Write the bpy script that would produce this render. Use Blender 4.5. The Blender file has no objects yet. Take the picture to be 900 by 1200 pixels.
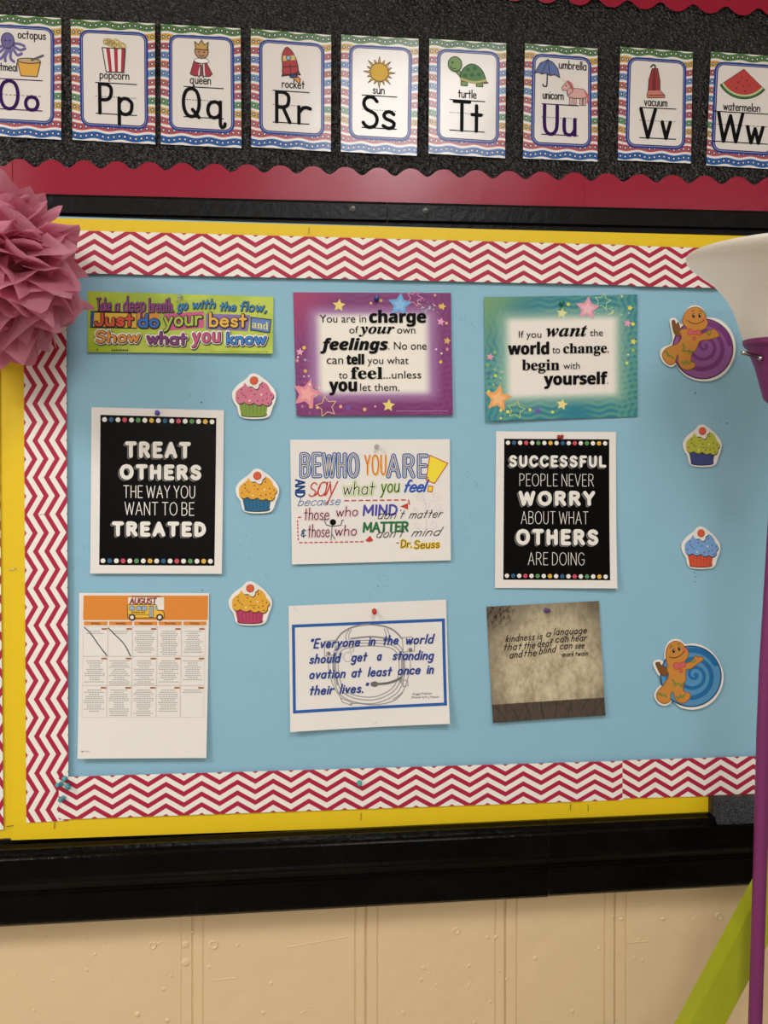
import bpy, bmesh, math, random
from mathutils import Vector
from mathutils.geometry import tessellate_polygon
random.seed(7)
SC = bpy.context.scene
COL = SC.collection

# ------------------------------------------------------------------ camera, world, lights, exposure
FPX, YAW, DIST, EYE = 901.0, math.radians(5.0), 1.343, 1.5
CAM = Vector((-DIST * math.sin(YAW), -DIST * math.cos(YAW), EYE))
cd = bpy.data.cameras.new('camera')
cd.sensor_fit = 'HORIZONTAL'; cd.sensor_width = 36.0; cd.lens = 36.0 * FPX / 900.0
cd.clip_start = 0.02; cd.clip_end = 50
cam = bpy.data.objects.new('camera', cd); COL.objects.link(cam)
cam.location = CAM; cam.rotation_euler = (math.pi / 2, 0, -YAW)
SC.camera = cam
vs = SC.view_settings
vs.view_transform = 'Standard'; vs.look = 'None'; vs.gamma = 1.0; vs.use_curve_mapping = False
vs.exposure = 0.0
world = bpy.data.worlds.new('world'); SC.world = world; world.use_nodes = True
world.node_tree.nodes['Background'].inputs[0].default_value = (1.0, 0.97, 0.92, 1)
world.node_tree.nodes['Background'].inputs[1].default_value = 0.0
CEIL = 3.0
LIGHTS = [(0.22, -1.75, 26, .6, 1.2), (-2.2, -1.6, 60, 1.2, .56), (1.9, -2.9, 9, 1.2, .56), (-0.6, -4.2, 54, 1.2, .56)]
for i, (lx, ly, lw, sx, sy) in enumerate(LIGHTS):
    l = bpy.data.lights.new('ceiling_lamp', 'AREA'); l.shape = 'RECTANGLE'; l.size = sx; l.size_y = sy
    l.energy = lw; l.color = (0.985, 0.99, 1.0)
    o = bpy.data.objects.new('ceiling_lamp', l); COL.objects.link(o); o.location = (lx, ly, CEIL - 0.03)

def P(px, py, d=0.0):
    """the point at distance d in front of the wall that the photograph shows at pixel (px, py)"""
    f = Vector((math.sin(YAW), math.cos(YAW), 0)); r = Vector((math.cos(YAW), -math.sin(YAW), 0))
    ray = f + r * ((px - 450.0) / FPX) + Vector((0, 0, (600.0 - py) / FPX))
    return CAM + ray * ((-d - CAM.y) / ray.y)

# ------------------------------------------------------------------ node helpers
class V:
    def __init__(s, nt, sock): s.nt, s.k = nt, sock
    def _m(s, op, b=None, c=None):
        n = s.nt.nodes.new('ShaderNodeMath'); n.operation = op
        for i, x in enumerate((s, b, c)):
            if x is None: continue
            if isinstance(x, V): s.nt.links.new(x.k, n.inputs[i])
            else: n.inputs[i].default_value = x
        return V(s.nt, n.outputs[0])
    def __add__(s, b): return s._m('ADD', b)
    def __sub__(s, b): return s._m('SUBTRACT', b)
    def __mul__(s, b): return s._m('MULTIPLY', b)
    def __truediv__(s, b): return s._m('DIVIDE', b)
    def fract(s): return s._m('FRACT')
    def floor(s): return s._m('FLOOR')
    def abs(s): return s._m('ABSOLUTE')
    def sin(s): return s._m('SINE')
    def lt(s, b): return s._m('LESS_THAN', b)
    def gt(s, b): return s._m('GREATER_THAN', b)
    def min(s, b): return s._m('MINIMUM', b)
    def max(s, b): return s._m('MAXIMUM', b)
    def sqrt(s): return s._m('SQRT')
    def step(s, a, b):
        n = s.nt.nodes.new('ShaderNodeMapRange'); n.interpolation_type = 'SMOOTHSTEP'
        s.nt.links.new(s.k, n.inputs['Value']); n.inputs['From Min'].default_value = a; n.inputs['From Max'].default_value = b
        return V(s.nt, n.outputs['Result'])

def lin(c):
    def f(x):
        x /= 255.0
        return x / 12.92 if x <= 0.04045 else ((x + 0.055) / 1.055) ** 2.4
    return (f(c[0]), f(c[1]), f(c[2]), 1.0)

def new_mat(name, rough=0.6, spec=0.4):
    m = bpy.data.materials.new(name); m.use_nodes = True
    b = m.node_tree.nodes['Principled BSDF']
    b.inputs['Roughness'].default_value = rough
    b.inputs['Specular IOR Level'].default_value = spec
    return m, m.node_tree, b

def noise(nt, scale, detail=2.0, co=None, rough=0.5):
    n = nt.nodes.new('ShaderNodeTexNoise'); n.inputs['Scale'].default_value = scale
    n.inputs['Detail'].default_value = detail; n.inputs['Roughness'].default_value = rough
    if co is None: co = nt.nodes.new('ShaderNodeTexCoord').outputs['Object']
    nt.links.new(co, n.inputs['Vector'])
    return V(nt, n.outputs['Fac'])

def bump(nt, b, val, strength, dist=0.001):
    n = nt.nodes.new('ShaderNodeBump'); n.inputs['Strength'].default_value = strength; n.inputs['Distance'].default_value = dist
    nt.links.new(val.k, n.inputs['Height']); nt.links.new(n.outputs[0], b.inputs['Normal'])

def mixc(nt, fac, a, b):
    n = nt.nodes.new('ShaderNodeMix'); n.data_type = 'RGBA'
    if isinstance(fac, V): nt.links.new(fac.k, n.inputs[0])
    else: n.inputs[0].default_value = fac
    for i, x in ((6, a), (7, b)):
        if isinstance(x, tuple): n.inputs[i].default_value = x
        else: nt.links.new(x, n.inputs[i])
    return n.outputs[2]

def uv_axes(nt):
    n = nt.nodes.new('ShaderNodeUVMap'); s = nt.nodes.new('ShaderNodeSeparateXYZ')
    nt.links.new(n.outputs[0], s.inputs[0])
    return V(nt, s.outputs[0]), V(nt, s.outputs[1])

_mc = {}
def M(rgb, rough=0.55, spec=0.35):
    """a plain printed or painted colour with a faint grain"""
    k = (rgb, rough, spec)
    if k not in _mc:
        m, nt, b = new_mat('colour_%d_%d_%d' % rgb, rough, spec)
        n = noise(nt, 900.0, 1.0)
        c = lin(rgb); d = tuple(x * 0.94 for x in c[:3]) + (1,)
        nt.links.new(mixc(nt, n, d, c), b.inputs['Base Color'])
        _mc[k] = m
    return _mc[k]

WHITE, BLACK = (236, 230, 221), (24, 21, 22)
INK = M((10, 9, 10), 0.6, 0.1)

# ------------------------------------------------------------------ object helpers
def link(name, verts, faces, mats, idx=None, parent=None, origin=None, uvs=None, smooth=False):
    """one mesh object; verts are world points, origin is where the object's own origin goes"""
    if parent is not None: origin = Vector(parent['_o'])
    if origin is None:
        n = max(1, len(verts)); origin = sum((Vector(v) for v in verts), Vector()) / n
    me = bpy.data.meshes.new(name)
    me.from_pydata([tuple(Vector(v) - origin) for v in verts], [], faces)
    for m in mats: me.materials.append(m)
    if idx: me.polygons.foreach_set('material_index', idx)
    if uvs:
        ul = me.uv_layers.new(name='UVMap')
        for lp in me.loops: ul.data[lp.index].uv = uvs[lp.vertex_index]
    if smooth: me.polygons.foreach_set('use_smooth', [True] * len(me.polygons))
    me.update()
    o = bpy.data.objects.new(name, me); COL.objects.link(o)
    if parent is not None: o.parent = parent
    else: o.location = origin
    o['_o'] = tuple(origin)
    return o

def tag(o, label, cat, group=None):
    o['label'] = label; o['category'] = cat
    if group: o['group'] = group
    return o

def root(name, loc, label, cat, group=None):
    o = bpy.data.objects.new(name, None); o.empty_display_size = 0.02; COL.objects.link(o)
    o.location = loc; o['_o'] = tuple(loc)
    return tag(o, label, cat, group)

def structure(o): o['kind'] = 'structure'; return o

class MB:
    """collects shapes (world points) for one mesh"""
    def __init__(s): s.v, s.f, s.i = [], [], []
    def add(s, vs, fs, i=0):
        k = len(s.v); s.v += [Vector(v) for v in vs]; s.f += [tuple(a + k for a in f) for f in fs]; s.i += [i] * len(fs)
    def box(s, a, b, i=0):
        x0, y0, z0 = a; x1, y1, z1 = b
        v = [(x0, y0, z0), (x1, y0, z0), (x1, y1, z0), (x0, y1, z0), (x0, y0, z1), (x1, y0, z1), (x1, y1, z1), (x0, y1, z1)]
        s.add(v, [(0, 3, 2, 1), (4, 5, 6, 7), (0, 1, 5, 4), (1, 2, 6, 5), (2, 3, 7, 6), (3, 0, 4, 7)], i)
    def lathe(s, c, axis, prof, n=20, i=0, caps=True):
        """prof: (distance along axis, radius)"""
        axis = Vector(axis).normalized(); u = axis.orthogonal().normalized(); w = axis.cross(u); vs = []; fs = []
        for (h, r) in prof:
            for k in range(n):
                a = 2 * math.pi * k / n
                vs.append(Vector(c) + axis * h + (u * math.cos(a) + w * math.sin(a)) * max(r, 1e-5))
        for j in range(len(prof) - 1):
            for k in range(n):
                fs.append((j * n + k, j * n + (k + 1) % n, (j + 1) * n + (k + 1) % n, (j + 1) * n + k))
        if caps: fs.append(tuple(range(n))[::-1]); fs.append(tuple((len(prof) - 1) * n + k for k in range(n)))
        s.add(vs, fs, i)
    def tube(s, pts, r, n=12, i=0):
        pts = [Vector(p) for p in pts]; vs = []; fs = []
        u = None
        for j, p in enumerate(pts):
            t = (pts[min(j + 1, len(pts) - 1)] - pts[max(j - 1, 0)]).normalized()
            u = (t.orthogonal() if u is None else u - t * u.dot(t)).normalized(); w = t.cross(u)
            rr = r[j] if isinstance(r, (list, tuple)) else r
            for k in range(n):
                a = 2 * math.pi * k / n; vs.append(p + (u * math.cos(a) + w * math.sin(a)) * rr)
        for j in range(len(pts) - 1):
            for k in range(n):
                fs.append((j * n + k, j * n + (k + 1) % n, (j + 1) * n + (k + 1) % n, (j + 1) * n + k))
        fs.append(tuple(range(n))[::-1]); fs.append(tuple((len(pts) - 1) * n + k for k in range(n)))
        s.add(vs, fs, i)
    def build(s, name, mats, parent=None, origin=None, smooth=False):
        if not isinstance(mats, (list, tuple)): mats = [mats]
        o = link(name, s.v, s.f, mats, s.i, parent, origin, None, smooth)
        bm = bmesh.new(); bm.from_mesh(o.data); bmesh.ops.recalc_face_normals(bm, faces=bm.faces); bm.to_mesh(o.data); bm.free()
        return o

def smooth_pts(pts, n=5, closed=False):
    pts = [tuple(map(float, p)) for p in pts]
    if len(pts) < 3: return pts
    out = []; N = len(pts)
    for i in range(N if closed else N - 1):
        if closed: a, b, c, d = pts[i - 1], pts[i], pts[(i + 1) % N], pts[(i + 2) % N]
        else: a, b, c, d = pts[max(i - 1, 0)], pts[i], pts[i + 1], pts[min(i + 2, N - 1)]
        for k in range(n):
            t = k / n
            out.append(tuple(0.5 * (2 * b[q] + (c[q] - a[q]) * t + (2 * a[q] - 5 * b[q] + 4 * c[q] - d[q]) * t * t + (3 * b[q] - a[q] - 3 * c[q] + d[q]) * t ** 3) for q in (0, 1)))
    if not closed: out.append(pts[-1])
    return out

class Sheet:
    """a pinned sheet of paper given by its four corners in the photograph (TL TR BR BL), lying at depth d, lifted by lift(s, t)"""
    def __init__(s, name, corners, d, mat, th=0.0003, lift=None, n=14, metric=False, mats=None):
        s.c = [Vector((float(x), float(y))) for x, y in corners]; s.d, s.th = d, th
        s.lift = lift or (lambda a, b: 0.0); s.name = name
        vs, fs, uv = [], [], []
        L = (P(*s.c[1], d) - P(*s.c[0], d)).length; H = (P(*s.c[3], d) - P(*s.c[0], d)).length
        for k in (0, 1):
            for j in range(n + 1):
                for i in range(n + 1):
                    a, b = i / n, j / n
                    q = s.px(a, b); p = P(q.x, q.y, d)
                    p.y -= s.lift(a, b) + (th if k == 0 else 0.0)
                    vs.append(p); uv.append((a * L, b * H) if metric else (a, b))
        m = (n + 1) * (n + 1); g = lambda i, j, k: k * m + j * (n + 1) + i
        for j in range(n):
            for i in range(n):
                fs.append((g(i, j, 0), g(i, j + 1, 0), g(i + 1, j + 1, 0), g(i + 1, j, 0)))
                fs.append((g(i, j, 1), g(i + 1, j, 1), g(i + 1, j + 1, 1), g(i, j + 1, 1)))
        nf = len(fs)
        for i in range(n):
            for q in [(g(i, 0, 0), g(i + 1, 0, 0), g(i + 1, 0, 1), g(i, 0, 1)), (g(i, n, 1), g(i + 1, n, 1), g(i + 1, n, 0), g(i, n, 0)),
                      (g(0, i, 1), g(0, i + 1, 1), g(0, i + 1, 0), g(0, i, 0)), (g(n, i, 0), g(n, i + 1, 0), g(n, i + 1, 1), g(n, i, 1))]:
                k = len(vs); vs += [vs[e] for e in q]; uv += [uv[e] for e in q]; fs.append((k, k + 1, k + 2, k + 3))
        s.o = link(name, vs, fs, [mat], None, None, None, uv)
        s.o.data.polygons.foreach_set('use_smooth', [i < nf for i in range(len(fs))])
    def px(s, a, b):
        return s.c[0] * (1 - a) * (1 - b) + s.c[1] * a * (1 - b) + s.c[2] * a * b + s.c[3] * (1 - a) * b
    def inv(s, x, y):
        a = b = 0.5; T = Vector((x, y))
        for _ in range(4):
            e = T - s.px(a, b)
            du = (s.c[1] - s.c[0]) * (1 - b) + (s.c[2] - s.c[3]) * b; dv = (s.c[3] - s.c[0]) * (1 - a) + (s.c[2] - s.c[1]) * a
            det = du.x * dv.y - du.y * dv.x
            a += (e.x * dv.y - e.y * dv.x) / det; b += (du.x * e.y - du.y * e.x) / det
        return a, b
    def W(s, x, y, layer):
        a, b = s.inv(x, y); p = P(x, y, s.d)
        p.y -= s.lift(min(max(a, 0), 1), min(max(b, 0), 1)) + s.th + 0.00022 * layer
        return p

# ---- lettering: a single-stroke hand alphabet (cap height 1) and the built-in font
# strokes: 's' smooth, 'l' straight
G = {}
def g(ch, w, *st): G[ch] = (w, [(t, pts) for t, pts in st])
_bowl = ('s', [(.43, .42), (.36, .54), (.24, .58), (.09, .5), (.03, .29), (.08, .08), (.22, 0), (.36, .06), (.43, .18)])
g('a', .47, _bowl, ('l', [(.43, .58), (.43, 0)]))
g('b', .47, ('l', [(.04, 1), (.04, 0)]), ('s', [(.04, .4), (.13, .55), (.27, .57), (.41, .45), (.43, .27), (.38, .08), (.25, 0), (.12, .03), (.04, .16)]))
g('c', .43, ('s', [(.41, .48), (.3, .57), (.19, .57), (.06, .46), (.03, .29), (.08, .08), (.22, 0), (.33, .02), (.42, .1)]))
g('d', .47, _bowl, ('l', [(.43, 1), (.43, 0)]))
g('e', .46, ('s', [(.04, .31), (.24, .31), (.42, .32), (.4, .47), (.26, .58), (.11, .52), (.03, .3), (.08, .08), (.23, 0), (.35, .02), (.43, .1)]))
g('f', .34, ('s', [(.34, .95), (.25, 1), (.16, .93), (.14, .75), (.14, .4), (.14, 0)]), ('l', [(.02, .56), (.31, .56)]))
g('g', .47, _bowl, ('s', [(.43, .58), (.43, .2), (.43, -.12), (.36, -.3), (.2, -.36), (.06, -.28)]))
g('h', .45, ('l', [(.04, 1), (.04, 0)]), ('s', [(.04, .36), (.12, .52), (.25, .58), (.37, .5), (.4, .34), (.4, 0)]))
g('i', .09, ('l', [(.05, .58), (.05, 0)]), ('l', [(.05, .8), (.05, .83)]))
g('j', .2, ('s', [(.18, .58), (.18, 0), (.14, -.25), (0, -.33)]), ('l', [(.18, .8), (.18, .83)]))
g('k', .4, ('l', [(.04, 1), (.04, 0)]), ('l', [(.35, .57), (.05, .25)]), ('l', [(.14, .33), (.38, 0)]))
g('l', .09, ('l', [(.05, 1), (.05, 0)]))
g('m', .68, ('l', [(.04, .58), (.04, 0)]), ('s', [(.04, .38), (.12, .53), (.22, .58), (.31, .52), (.34, .38), (.34, 0)]), ('s', [(.34, .38), (.42, .53), (.52, .58), (.61, .52), (.64, .38), (.64, 0)]))
g('n', .44, ('l', [(.04, .58), (.04, 0)]), ('s', [(.04, .36), (.12, .52), (.24, .58), (.36, .51), (.4, .36), (.4, 0)]))
g('o', .46, ('s', [(.23, .58), (.09, .5), (.03, .29), (.09, .07), (.23, 0), (.37, .07), (.43, .29), (.37, .5), (.23, .58)]))
g('p', .47, ('l', [(.04, .58), (.04, -.36)]), ('s', [(.04, .4), (.13, .55), (.27, .57), (.41, .45), (.43, .27), (.38, .08), (.25, 0), (.12, .03), (.04, .16)]))
g('q', .55, _bowl, ('s', [(.43, .58), (.43, .1), (.43, -.2), (.47, -.33), (.56, -.3), (.58, -.2)]))
g('r', .33, ('l', [(.04, .58), (.04, 0)]), ('s', [(.04, .36), (.12, .51), (.22, .57), (.33, .53)]))
g('s', .38, ('s', [(.34, .49), (.24, .57), (.12, .55), (.06, .44), (.12, .33), (.25, .27), (.35, .18), (.31, .04), (.18, 0), (.04, .08)]))
g('t', .34, ('l', [(.16, .9), (.16, 0)]), ('l', [(0, .58), (.33, .58)]))
g('u', .44, ('s', [(.04, .58), (.04, .22), (.09, .05), (.21, 0), (.33, .06), (.4, .22)]), ('l', [(.4, .58), (.4, 0)]))
g('v', .42, ('l', [(.02, .58), (.21, 0), (.4, .58)]))
g('w', .62, ('l', [(.02, .58), (.17, 0), (.31, .52), (.45, 0), (.6, .58)]))
g('x', .4, ('l', [(.03, .58), (.37, 0)]), ('l', [(.37, .58), (.03, 0)]))
g('y', .43, ('l', [(.03, .58), (.22, .02)]), ('s', [(.41, .58), (.22, .02), (.12, -.26), (.01, -.33)]))
g('z', .4, ('l', [(.04, .58), (.37, .58), (.04, 0), (.38, 0)]))
g('A', .62, ('l', [(.02, 0), (.31, 1), (.6, 0)]), ('l', [(.13, .34), (.49, .34)]))
_bd = [(.05, 1), (.3, 1), (.46, .92), (.48, .76), (.42, .6), (.28, .53), (.05, .53)]
g('B', .56, ('l', [(.05, 1), (.05, 0)]), ('s', _bd), ('s', [(.05, .53), (.3, .53), (.48, .44), (.52, .27), (.45, .08), (.28, 0), (.05, 0)]))
g('C', .6, ('s', [(.57, .82), (.46, .96), (.32, 1), (.14, .9), (.04, .66), (.04, .36), (.14, .1), (.32, 0), (.46, .04), (.57, .18)]))
g('D', .58, ('l', [(.05, 1), (.05, 0)]), ('s', [(.05, 1), (.24, .99), (.43, .87), (.53, .64), (.53, .36), (.43, .13), (.24, .01), (.05, 0)]))
g('E', .48, ('l', [(.46, 1), (.05, 1), (.05, 0), (.46, 0)]), ('l', [(.05, .52), (.4, .52)]))
g('F', .46, ('l', [(.45, 1), (.05, 1), (.05, 0)]), ('l', [(.05, .5), (.38, .5)]))
g('G', .62, ('s', [(.56, .83), (.45, .96), (.31, 1), (.13, .9), (.04, .65), (.04, .35), (.14, .1), (.32, 0), (.48, .06), (.57, .22), (.58, .42)]), ('l', [(.58, .44), (.36, .44)]))
g('H', .58, ('l', [(.05, 1), (.05, 0)]), ('l', [(.53, 1), (.53, 0)]), ('l', [(.05, .52), (.53, .52)]))
g('I', .1, ('l', [(.05, 1), (.05, 0)]))
g('J', .42, ('s', [(.37, 1), (.37, .3), (.31, .06), (.18, 0), (.06, .08), (.02, .24)]))
g('K', .54, ('l', [(.05, 1), (.05, 0)]), ('l', [(.5, 1), (.06, .42)]), ('l', [(.18, .57), (.52, 0)]))
g('L', .46, ('l', [(.05, 1), (.05, 0), (.45, 0)]))
g('M', .74, ('l', [(.05, 0), (.07, 1), (.37, .25), (.67, 1), (.69, 0)]))
g('N', .6, ('l', [(.05, 0), (.05, 1), (.55, 0), (.55, 1)]))
g('O', .7, ('s', [(.35, 1), (.15, .91), (.04, .66), (.04, .34), (.15, .09), (.35, 0), (.55, .09), (.66, .34), (.66, .66), (.55, .91), (.35, 1)]))
g('P', .53, ('l', [(.05, 1), (.05, 0)]), ('s', [(.05, 1), (.3, 1), (.46, .91), (.49, .74), (.44, .56), (.3, .47), (.05, .47)]))
g('Q', .7, ('s', [(.35, 1), (.15, .91), (.04, .66), (.04, .34), (.15, .09), (.35, 0), (.55, .09), (.66, .34), (.66, .66), (.55, .91), (.35, 1)]), ('l', [(.4, .25), (.66, -.02)]))
g('R', .56, ('l', [(.05, 1), (.05, 0)]), ('s', [(.05, 1), (.3, 1), (.46, .91), (.49, .75), (.44, .58), (.3, .5), (.05, .5)]), ('l', [(.28, .5), (.53, 0)]))
g('S', .54, ('s', [(.48, .86), (.38, .97), (.24, 1), (.1, .92), (.06, .76), (.13, .61), (.27, .53), (.42, .44), (.49, .27), (.43, .08), (.28, 0), (.14, .03), (.04, .15)]))
g('T', .56, ('l', [(.02, 1), (.54, 1)]), ('l', [(.28, 1), (.28, 0)]))
g('U', .58, ('s', [(.05, 1), (.05, .4), (.09, .15), (.2, .02), (.29, 0), (.38, .02), (.49, .15), (.53, .4), (.53, 1)]))
g('V', .58, ('l', [(.02, 1), (.29, 0), (.56, 1)]))
g('W', .86, ('l', [(.02, 1), (.22, 0), (.43, .92), (.64, 0), (.84, 1)]))
g('Y', .56, ('l', [(.02, 1), (.28, .48), (.54, 1)]), ('l', [(.28, .48), (.28, 0)]))
g('.', .1, ('l', [(.05, 0), (.05, .04)]))
g(',', .14, ('l', [(.09, .05), (.03, -.14)]))
g('-', .3, ('l', [(.02, .33), (.27, .33)]))
g("'", .1, ('l', [(.05, 1), (.05, .85)]))
g('"', .24, ('l', [(.06, 1), (.03, .8)]), ('l', [(.2, 1), (.17, .8)]))
g('&', .5, ('s', [(.42, .55), (.3, .6), (.1, .5), (.12, .35), (.28, .3), (.1, .26), (.03, .1), (.2, 0), (.42, .1)]), ('l', [(.24, .68), (.22, -.08)]))

MATHS = {'bserif': 0x1D400, 'biserif': 0x1D468, 'bscript': 0x1D4D0, 'bsans': 0x1D5D4, 'bisans': 0x1D63C, 'sans2': 0x1D5A0}
_tc = {}
def font_mesh(s, style):
    k = (s, style)
    if k in _tc: return _tc[k]
    if style in MATHS:
        b = MATHS[style]
        s = ''.join(chr(b + 26 + ord(c) - 97) if 'a' <= c <= 'z' else chr(b + ord(c) - 65) if 'A' <= c <= 'Z' else c for c in s)
    cu = bpy.data.curves.new('lettering', 'FONT'); cu.body = s; cu.size = 1.0; cu.resolution_u = 4
    ob = bpy.data.objects.new('lettering', cu); COL.objects.link(ob)
    dg = bpy.context.evaluated_depsgraph_get()
    me = bpy.data.meshes.new_from_object(ob.evaluated_get(dg))
    v = [(q.co.x, q.co.y) for q in me.vertices]; f = [tuple(p.vertices) for p in me.polygons]
    bpy.data.objects.remove(ob); bpy.data.curves.remove(cu); bpy.data.meshes.remove(me)
    _tc[k] = (v, f)
    return _tc[k]

class Art:
    """ink printed on a sheet; coordinates are turned into photograph pixels by (x / sc + ox, y / sc + oy) or by fn"""
    def __init__(s, sheet, ox=0, oy=0, sc=1.0, fn=None, base=0):
        s.sh = sheet; s.fn = fn or (lambda x, y: (ox + x / sc, oy + y / sc)); s.base = base
        s.v, s.f, s.i, s.m = [], [], [], []; s.n = 0
    def _mi(s, m):
        if isinstance(m, tuple): m = M(m)
        if m not in s.m: s.m.append(m)
        return s.m.index(m)
    def tri(s, pts, faces, mat, layer):
        k = len(s.v); mi = s._mi(mat)
        for x, y in pts:
            a, b = s.fn(x, y); s.v.append(s.sh.W(a, b, layer + s.base))
        s.n += 1; up = Vector((0, -1.5e-6 * (s.n % 40), 0))
        for q in range(k, len(s.v)): s.v[q] += up
        for f in faces: s.f.append(tuple(q + k for q in f)); s.i.append(mi)
    def lift_faces(s, k0, f0):
        """give every face added since (k0, f0) a height of its own by a micron, so that crossing pen strokes never coincide"""
        for j, f in enumerate(s.f[f0:]):
            up = Vector((0, -1.5e-6 * ((j * 7 + s.n) % 64), 0))
            for q in f: s.v[q] += up
    def poly(s, pts, mat, layer=1, smooth=0):
        if smooth: pts = smooth_pts(pts, smooth, True)
        s.tri(pts, [tuple(t) for t in tessellate_polygon([[Vector((x, y, 0)) for x, y in pts]])], mat, layer)
    def rect(s, x0, y0, x1, y1, mat, layer=1): s.quad([(x0, y0), (x1, y0), (x1, y1), (x0, y1)], mat, layer)
    def quad(s, c, mat, layer=1, n=8):
        c = [Vector(p) for p in c]; pts = []
        for j in range(n + 1):
            for i in range(n + 1):
                a, b = i / n, j / n; q = c[0] * (1 - a) * (1 - b) + c[1] * a * (1 - b) + c[2] * a * b + c[3] * (1 - a) * b
                pts.append((q.x, q.y))
        s.tri(pts, [(j * (n + 1) + i, (j + 1) * (n + 1) + i, (j + 1) * (n + 1) + i + 1, j * (n + 1) + i + 1) for j in range(n) for i in range(n)], mat, layer)
    def disc(s, x, y, r, mat, layer=1, ry=None, n=16):
        ry = ry or r
        s.tri([(x + r * math.cos(2 * math.pi * k / n), y + ry * math.sin(2 * math.pi * k / n)) for k in range(n)], [tuple(range(n))], mat, layer)
    def stroke(s, pts, w, mat, layer=1, smooth=0, closed=False, caps=True):
        if smooth: pts = smooth_pts(pts, smooth, closed)
        if closed: pts = list(pts) + [pts[0]]
        h = w / 2.0; vs = []; fs = []
        for (ax, ay), (bx, by) in zip(pts, pts[1:]):
            dx, dy = bx - ax, by - ay; L = math.hypot(dx, dy)
            if L < 1e-6: continue
            nx, ny = -dy / L * h, dx / L * h; k = len(vs)
            vs += [(ax + nx, ay + ny), (bx + nx, by + ny), (bx - nx, by - ny), (ax - nx, ay - ny)]; fs.append((k, k + 1, k + 2, k + 3))
        if caps:
            for (x, y) in pts:
                k = len(vs); vs += [(x + h * math.cos(q * math.pi / 5), y + h * math.sin(q * math.pi / 5)) for q in range(10)]; fs.append(tuple(range(k, k + 10)))
        k0, f0 = len(s.v), len(s.f)
        s.tri(vs, fs, mat, layer); s.lift_faces(k0, f0)
    def dash(s, a, b, n, w, mat, layer=1, on=0.6):
        for k in range(n):
            t0, t1 = k / n, (k + on) / n
            s.stroke([(a[0] + (b[0] - a[0]) * t, a[1] + (b[1] - a[1]) * t) for t in (t0, t1)], w, mat, layer, caps=False)
    def star(s, x, y, r, mat, layer=1, inner=0.45, rot=0.0, outline=0):
        pts = [(x + (r if k % 2 == 0 else r * inner) * math.sin(rot + k * math.pi / 5), y - (r if k % 2 == 0 else r * inner) * math.cos(rot + k * math.pi / 5)) for k in range(10)]
        if outline: s.stroke(pts, outline, mat, layer, closed=True)
        else: s.poly(pts, mat, layer)
    def text(s, t, style, x0, x1, b0, b1, top, mat, layer=1, slant=0.0, fat=0.0):
        """built-in font: ink from x0 to x1, baseline b0 to b1 (y), top = y of the tallest ink at x0"""
        v, f = font_mesh(t, style)
        if not v: return
        ax, bx = min(p[0] for p in v), max(p[0] for p in v); ty = max(p[1] for p in v); sx = (x1 - x0) / (bx - ax); sy = (b0 - top) / ty
        for j, (dx, dy) in enumerate([(0, 0)] if not fat else [(-fat, 0), (fat, 0), (0, -fat * .6), (0, fat * .6), (-fat * .7, fat * .5), (fat * .7, -fat * .5)]):
            s.tri([(x0 + (p[0] - ax) * sx + slant * p[1] * sy + dx, b0 + (b1 - b0) * (p[0] - ax) / (bx - ax) - p[1] * sy + dy) for p in v], f, mat, layer + .05 * j)
    def hand(s, t, x0, x1, b0, b1, h, passes, slant=0.0, gap=0.12, space=0.3, join=False):
        """hand alphabet; h = cap height; passes = [(width, material, layer, dx, dy)]"""
        x = 0.0; out = []; prev = None
        for c in t:
            if c == ' ': x += space; prev = None; continue
            w, st = G[c]
            if join and prev is not None and c.isalpha():
                e = x - gap - .06; hi = {'o': .45, 'v': .5, 'w': .5, 'r': .5}.get(prev, .03)
                tx = x + (.05 if c in 'bhiklmnrtuvwpyj' else .08); ty = .42 if c in 'acdegoqs' else .5
                out.append([(px + slant * py, py) for px, py in smooth_pts([(e, hi), (e + (tx - e) * .5, hi + .04), (tx, ty)], 4)])
            prev = c
            for kind, pts in st:
                pts = smooth_pts(pts, 4) if kind == 's' else pts
                out.append([(x + px + slant * py, py) for px, py in pts])
            x += w + gap
        total = max(p[0] for q in out for p in q); lo = min(p[0] for q in out for p in q)
        wmax = min(p[0] for p in [(q[0],) for q in passes]); x0 += wmax / 2; x1 -= wmax / 2
        k = (x1 - x0) / max(total - lo, 1e-6)
        for (w, m, layer, dx, dy) in passes:
            for q in out:
                s.stroke([(x0 + (px - lo) * k + dx, b0 + (b1 - b0) * (px - lo) / (total - lo) - py * h + dy) for px, py in q], w, m, layer)
    def build(s, name, parent=None):
        return link(name, s.v, s.f, s.m, s.i, parent or s.sh.o)


# ------------------------------------------------------------------ surface materials
def beige_wall():
    m, nt, b = new_mat('painted_wall', 0.42, 0.4)
    n1 = noise(nt, 2.5, 3.0); n2 = noise(nt, 28.0, 4.0)
    nt.links.new(mixc(nt, n1, lin((222, 193, 149)), lin((227, 199, 154))), b.inputs['Base Color'])
    bump(nt, b, n2 * 0.7 + noise(nt, 7.0, 2.0), 0.35, 0.006)
    return m
def pebble():
    m, nt, b = new_mat('black_pebbled_paper', 0.27, 0.62)
    vor = nt.nodes.new('ShaderNodeTexVoronoi'); vor.inputs['Scale'].default_value = 210.0
    nt.links.new(nt.nodes.new('ShaderNodeTexCoord').outputs['Object'], vor.inputs['Vector'])
    v = V(nt, vor.outputs['Distance'])
    b.inputs['Base Color'].default_value = lin((8, 7, 7))
    bump(nt, b, noise(nt, 230.0, 1.0) + v * 0.5, 1.0, 0.0065)
    return m
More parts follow.
